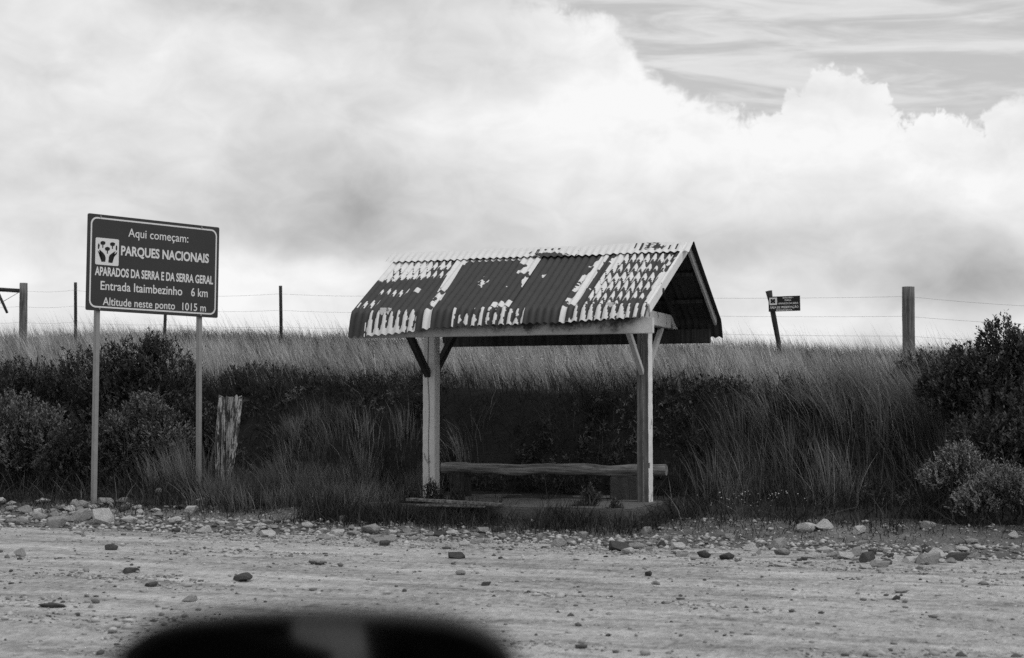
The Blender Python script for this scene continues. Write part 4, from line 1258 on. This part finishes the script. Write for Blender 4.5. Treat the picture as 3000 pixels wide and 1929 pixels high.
shrub('shrub', P0, [lob(-.35, .18, .5, .26), lob(.35, .14, .45, .22), lob(.0, .25, .35, .26)], 900, 'shrub_leaf', 'low dark shrub on the lip of the bank above the stump', seed=7)
# right group
P0 = shrub_at(2905, 1425, 18.6)
shrub('shrub', P0, [lob(-.15, 1.35, .45, .38), lob(.18, 1.60, .36, .40), lob(.50, 1.45, .40, .42), lob(-.55, 1.15, .40, .34), lob(.2, .95, .75, .45), lob(.9, 1.2, .5, .5)], 3200, 'shrub_leaf', 'tall dark shrub at the right border rising above the meadow', seed=8, ll=.050, lw=.019)
P0 = shrub_at(2930, 1500, 17.6)
shrub('shrub', P0, [lob(-.15, .80, .50, .32), lob(.35, .85, .45, .36), lob(.1, .45, .6, .42), lob(.7, .6, .5, .5)], 1900, 'shrub_leaf', 'dark shrub at the right border below the tall one', seed=9)
P0 = shrub_at(2815, 1500, 16.9)
shrub('shrub', P0, [lob(-.02, .55, .26, .24), lob(-.2, .38, .24, .22), lob(.12, .35, .28, .26)], 800, 'pale_shrub_leaf', 'small pale leaved shrub in front of the right dark shrubs, left one', seed=10, ll=.034, lw=.012, tone=(.3, 1.5))
P0 = shrub_at(2935, 1530, 16.4)
shrub('shrub', P0, [lob(0, .42, .30, .22), lob(-.25, .25, .28, .2), lob(.25, .28, .3, .24)], 900, 'pale_shrub_leaf', 'small pale leaved shrub in front of the right dark shrubs, by the border', seed=11, ll=.034, lw=.012, tone=(.25, 1.3))
P0 = shrub_at(2720, 1250, 21.2)
shrub('shrub', P0, [lob(0, .35, .45, .4), lob(.4, .45, .4, .4), lob(-.25, .2, .3, .28)], 1000, 'shrub_leaf', 'dark shrub on the bank just below the thick fence post', seed=12)
# weeds by the shelter
def weed(px, py, Y, h, n, label, seed, mat='weed_leaf', ll=.03):
    p = at_Y(px, py, Y); z = gz(p.x, p.y)
    shrub('weed', (p.x, p.y, z), [(0, 0, h*.62, h*.24, h*.22, h*.42), (h*.25, 0, h*.45, h*.18, h*.2, h*.3), (-h*.3, 0, h*.3, h*.25, h*.2, h*.2)], max(20, n*2//3), mat, label, ll=ll, lw=.010, nleaf=8, twig=.07, seed=seed, cat='weed')
weed(1725, 1470, 17.9, .36, 90, 'upright leafy weed in front of the bench support', 20)
weed(1800, 1475, 17.5, .26, 60, 'small leafy weed left of the right post foot', 21)
weed(1262, 1455, 18.4, .38, 170, 'dark leafy weed around the foot of the left post', 22, 'shrub_leaf')
weed(1200, 1455, 18.5, .30, 110, 'leafy weed at the left end of the plank', 23)
weed(1335, 1440, 18.6, .28, 120, 'dark leafy weed on the slab right of the left post', 24, 'shrub_leaf')

# low scrub clinging to the bank, too tangled to count
def scrub():
    rs = np.random.default_rng(61)
    n = 620; u = rs.uniform(-13, 6, n); foot, top = bank_par(u); v = foot - .35 + (top + .25 - foot + .35)*rs.random(n)
    x, y = xy(u, v); inside = (u > -3.1) & (u < .3) & (v < 1.25)
    ok = ~inside & (np.abs(x) < y*.345 + 1.5) & (fbm(u*.9 + 3, v*1.3, 3) > -.06)
    u, v = u[ok], v[ok]; n = len(u)
    k = rs.integers(8, 26, n); r = np.repeat(np.arange(n), k); N = len(r)
    off = rs.standard_normal((N, 2))*(.05 + .10*rs.random(n))[r][:, None]
    uu, vv = u[r] + off[:, 0], v[r] + off[:, 1]; x, y = xy(uu, vv); z = ground_z(x, y)
    tips = np.stack([x, y, z + np.abs(rs.normal(.07, .07, N)) + .02], -1)
    d = rs.standard_normal((N, 3))*.6 + np.array([-PV[0]*.5, -PV[1]*.5, .7]); d /= np.linalg.norm(d, axis=1)[:, None]
    co, f, M = leaf_cloud(rs, tips, d, 9, .055, .016, .12, .9)
    tone = np.clip(rs.lognormal(-.45, .6, n), .12, 2.6)
    sh = np.repeat(np.repeat(tone[r], 9)*rs.uniform(.6, 1.4, M), 4)
    o = link('bank_scrub', arrays('bank_scrub', co, [f], {'shade': sh}), 'shrub_leaf')
    tag(o, 'tangled low scrub covering the face of the earth bank', 'scrub', kind='stuff')
scrub()

# white flowers: scattered dots on the meadow and a flowering patch right of the shelter
def flowers():
    rs = np.random.default_rng(9); co = []; fs = []
    bm = bmesh.new(); bmesh.ops.create_icosphere(bm, subdivisions=1, radius=1.0); V0 = np.array([v.co[:] for v in bm.verts]); F0 = np.array([[w.index for w in f.verts] for f in bm.faces]); bm.free()
    pts = []
    for _ in range(75):
        p = at_v(rs.uniform(1100, 1960), rs.normal(1075, 22), 3.6 + 1.2*rs.random()); g_ = gz(p.x, p.y); pts.append((p.x, p.y, g_ + .30 + .12*rs.random(), .010 + .007*rs.random()))
    for _ in range(45):
        p = at_v(rs.normal(2210, 75), rs.normal(1458, 20), -.35 + .3*rs.random()); g_ = gz(p.x, p.y); pts.append((p.x, p.y, max(g_ + .02, min(p.z, g_ + .2)), .005 + .007*rs.random()))
    for i, (x, y, z, r) in enumerate(pts):
        co.append(V0*np.array([r, r, r*.7]) + np.array([x, y, z])); fs.append(F0 + i*len(V0))
    o = link('white_flowers', arrays('white_flowers', np.concatenate(co), [np.concatenate(fs)]), 'flower_white')
    tag(o, 'tiny white flowers dotted over the meadow and the verge', 'flowers', kind='stuff')
flowers()

# ------------------------------------------------------------------ car wing mirror close to the camera
def wing_mirror():
    Y0 = 0.88
    def q(px, py): p = at_Y(px, py, Y0); return p
    c = q(930, 2130)
    S = empty('car', (0, -0.2, gz(0, -0.2))); tag(S, 'car at the camera, only its blurred black wing mirror showing at the bottom', 'car')
    top = [(372, 1990), (405, 1905), (470, 1855), (560, 1828), (700, 1812), (860, 1806), (1000, 1806), (1150, 1814), (1280, 1830), (1370, 1858), (1430, 1900), (1462, 1955), (1480, 2030)]
    bot = [(1478, 2150), (1450, 2270), (1380, 2370), (1250, 2430), (1050, 2455), (800, 2455), (600, 2435), (460, 2380), (385, 2270), (362, 2120)]
    ring = [(q(930 + (p[0] - 930)*1.115, p[1] - 18) - c) for p in top + bot]
    n = len(ring)
    def scaled(k, y): return [Vector((p.x*k, y, p.z*k)) for p in ring]
    rings = [scaled(.90, 0.012), scaled(.93, -0.004), scaled(.985, -0.006), scaled(1.0, 0.006), scaled(.99, .03), scaled(.93, .065), scaled(.78, .095), scaled(.50, .112), scaled(.15, .118)]
    co = [tuple(v) for r_ in rings for v in r_]; fs = []
    for i in range(len(rings)-1):
        for k in range(n):
            a = i*n+k; b = i*n+(k+1) % n; fs.append((a, b, b+n, a+n))
    fs.append(tuple(range((len(rings)-1)*n, len(rings)*n)))
    me = bpy.data.meshes.new('housing'); me.from_pydata(co, [], fs); me.update()
    H = link('wing_mirror', me, 'mirror_plastic', S, True); H.location = c - S.location
    g_ = scaled(.905, 0.010); gm = bpy.data.meshes.new('mirror_glass')
    gm.from_pydata([tuple(v) for v in g_] + [(0, .010, 0)], [], [((k+1) % n, k, n) for k in range(n)]); gm.update()
    link('mirror_glass', gm, 'mirror_glass', H)
    tube('arm', [(.05, .05, -.05), (.06, .0, -.10), (.07, -.08, -.16), (.075, -.14, -.19)], [.03, .028, .028, .034], 12, 'mirror_plastic', H)
    return S
CAR = wing_mirror()
# unseen dark seats added behind the camera, their gap shaping the mirror glass reflection
for x0, x1 in ((-1.02, -.335), (-.205, .46)):
    xc, w = (x0 + x1)/2 - CAR.location.x, x1 - x0
    yb = -0.74 - CAR.location.y
    B = box('seat', (xc, yb, .86), (w, .16, .62), 'added_seat_fabric', CAR, .075)  # added unseen seat back, only for the mirror reflection
    B.rotation_euler.y = R(16) if x0 < -.5 else R(-9)
    box('added_cushion', (0, .14, -.36), (w, .50, .16), 'added_seat_fabric', B, .05)
    box('added_seat_base', (0, .12, -.65), (w*.7, .42, .42), 'added_seat_fabric', B, .03)
    box('added_headrest', (0, 0, .42), (min(w*.55, .30), .11, .20), 'added_seat_fabric', B, .045)
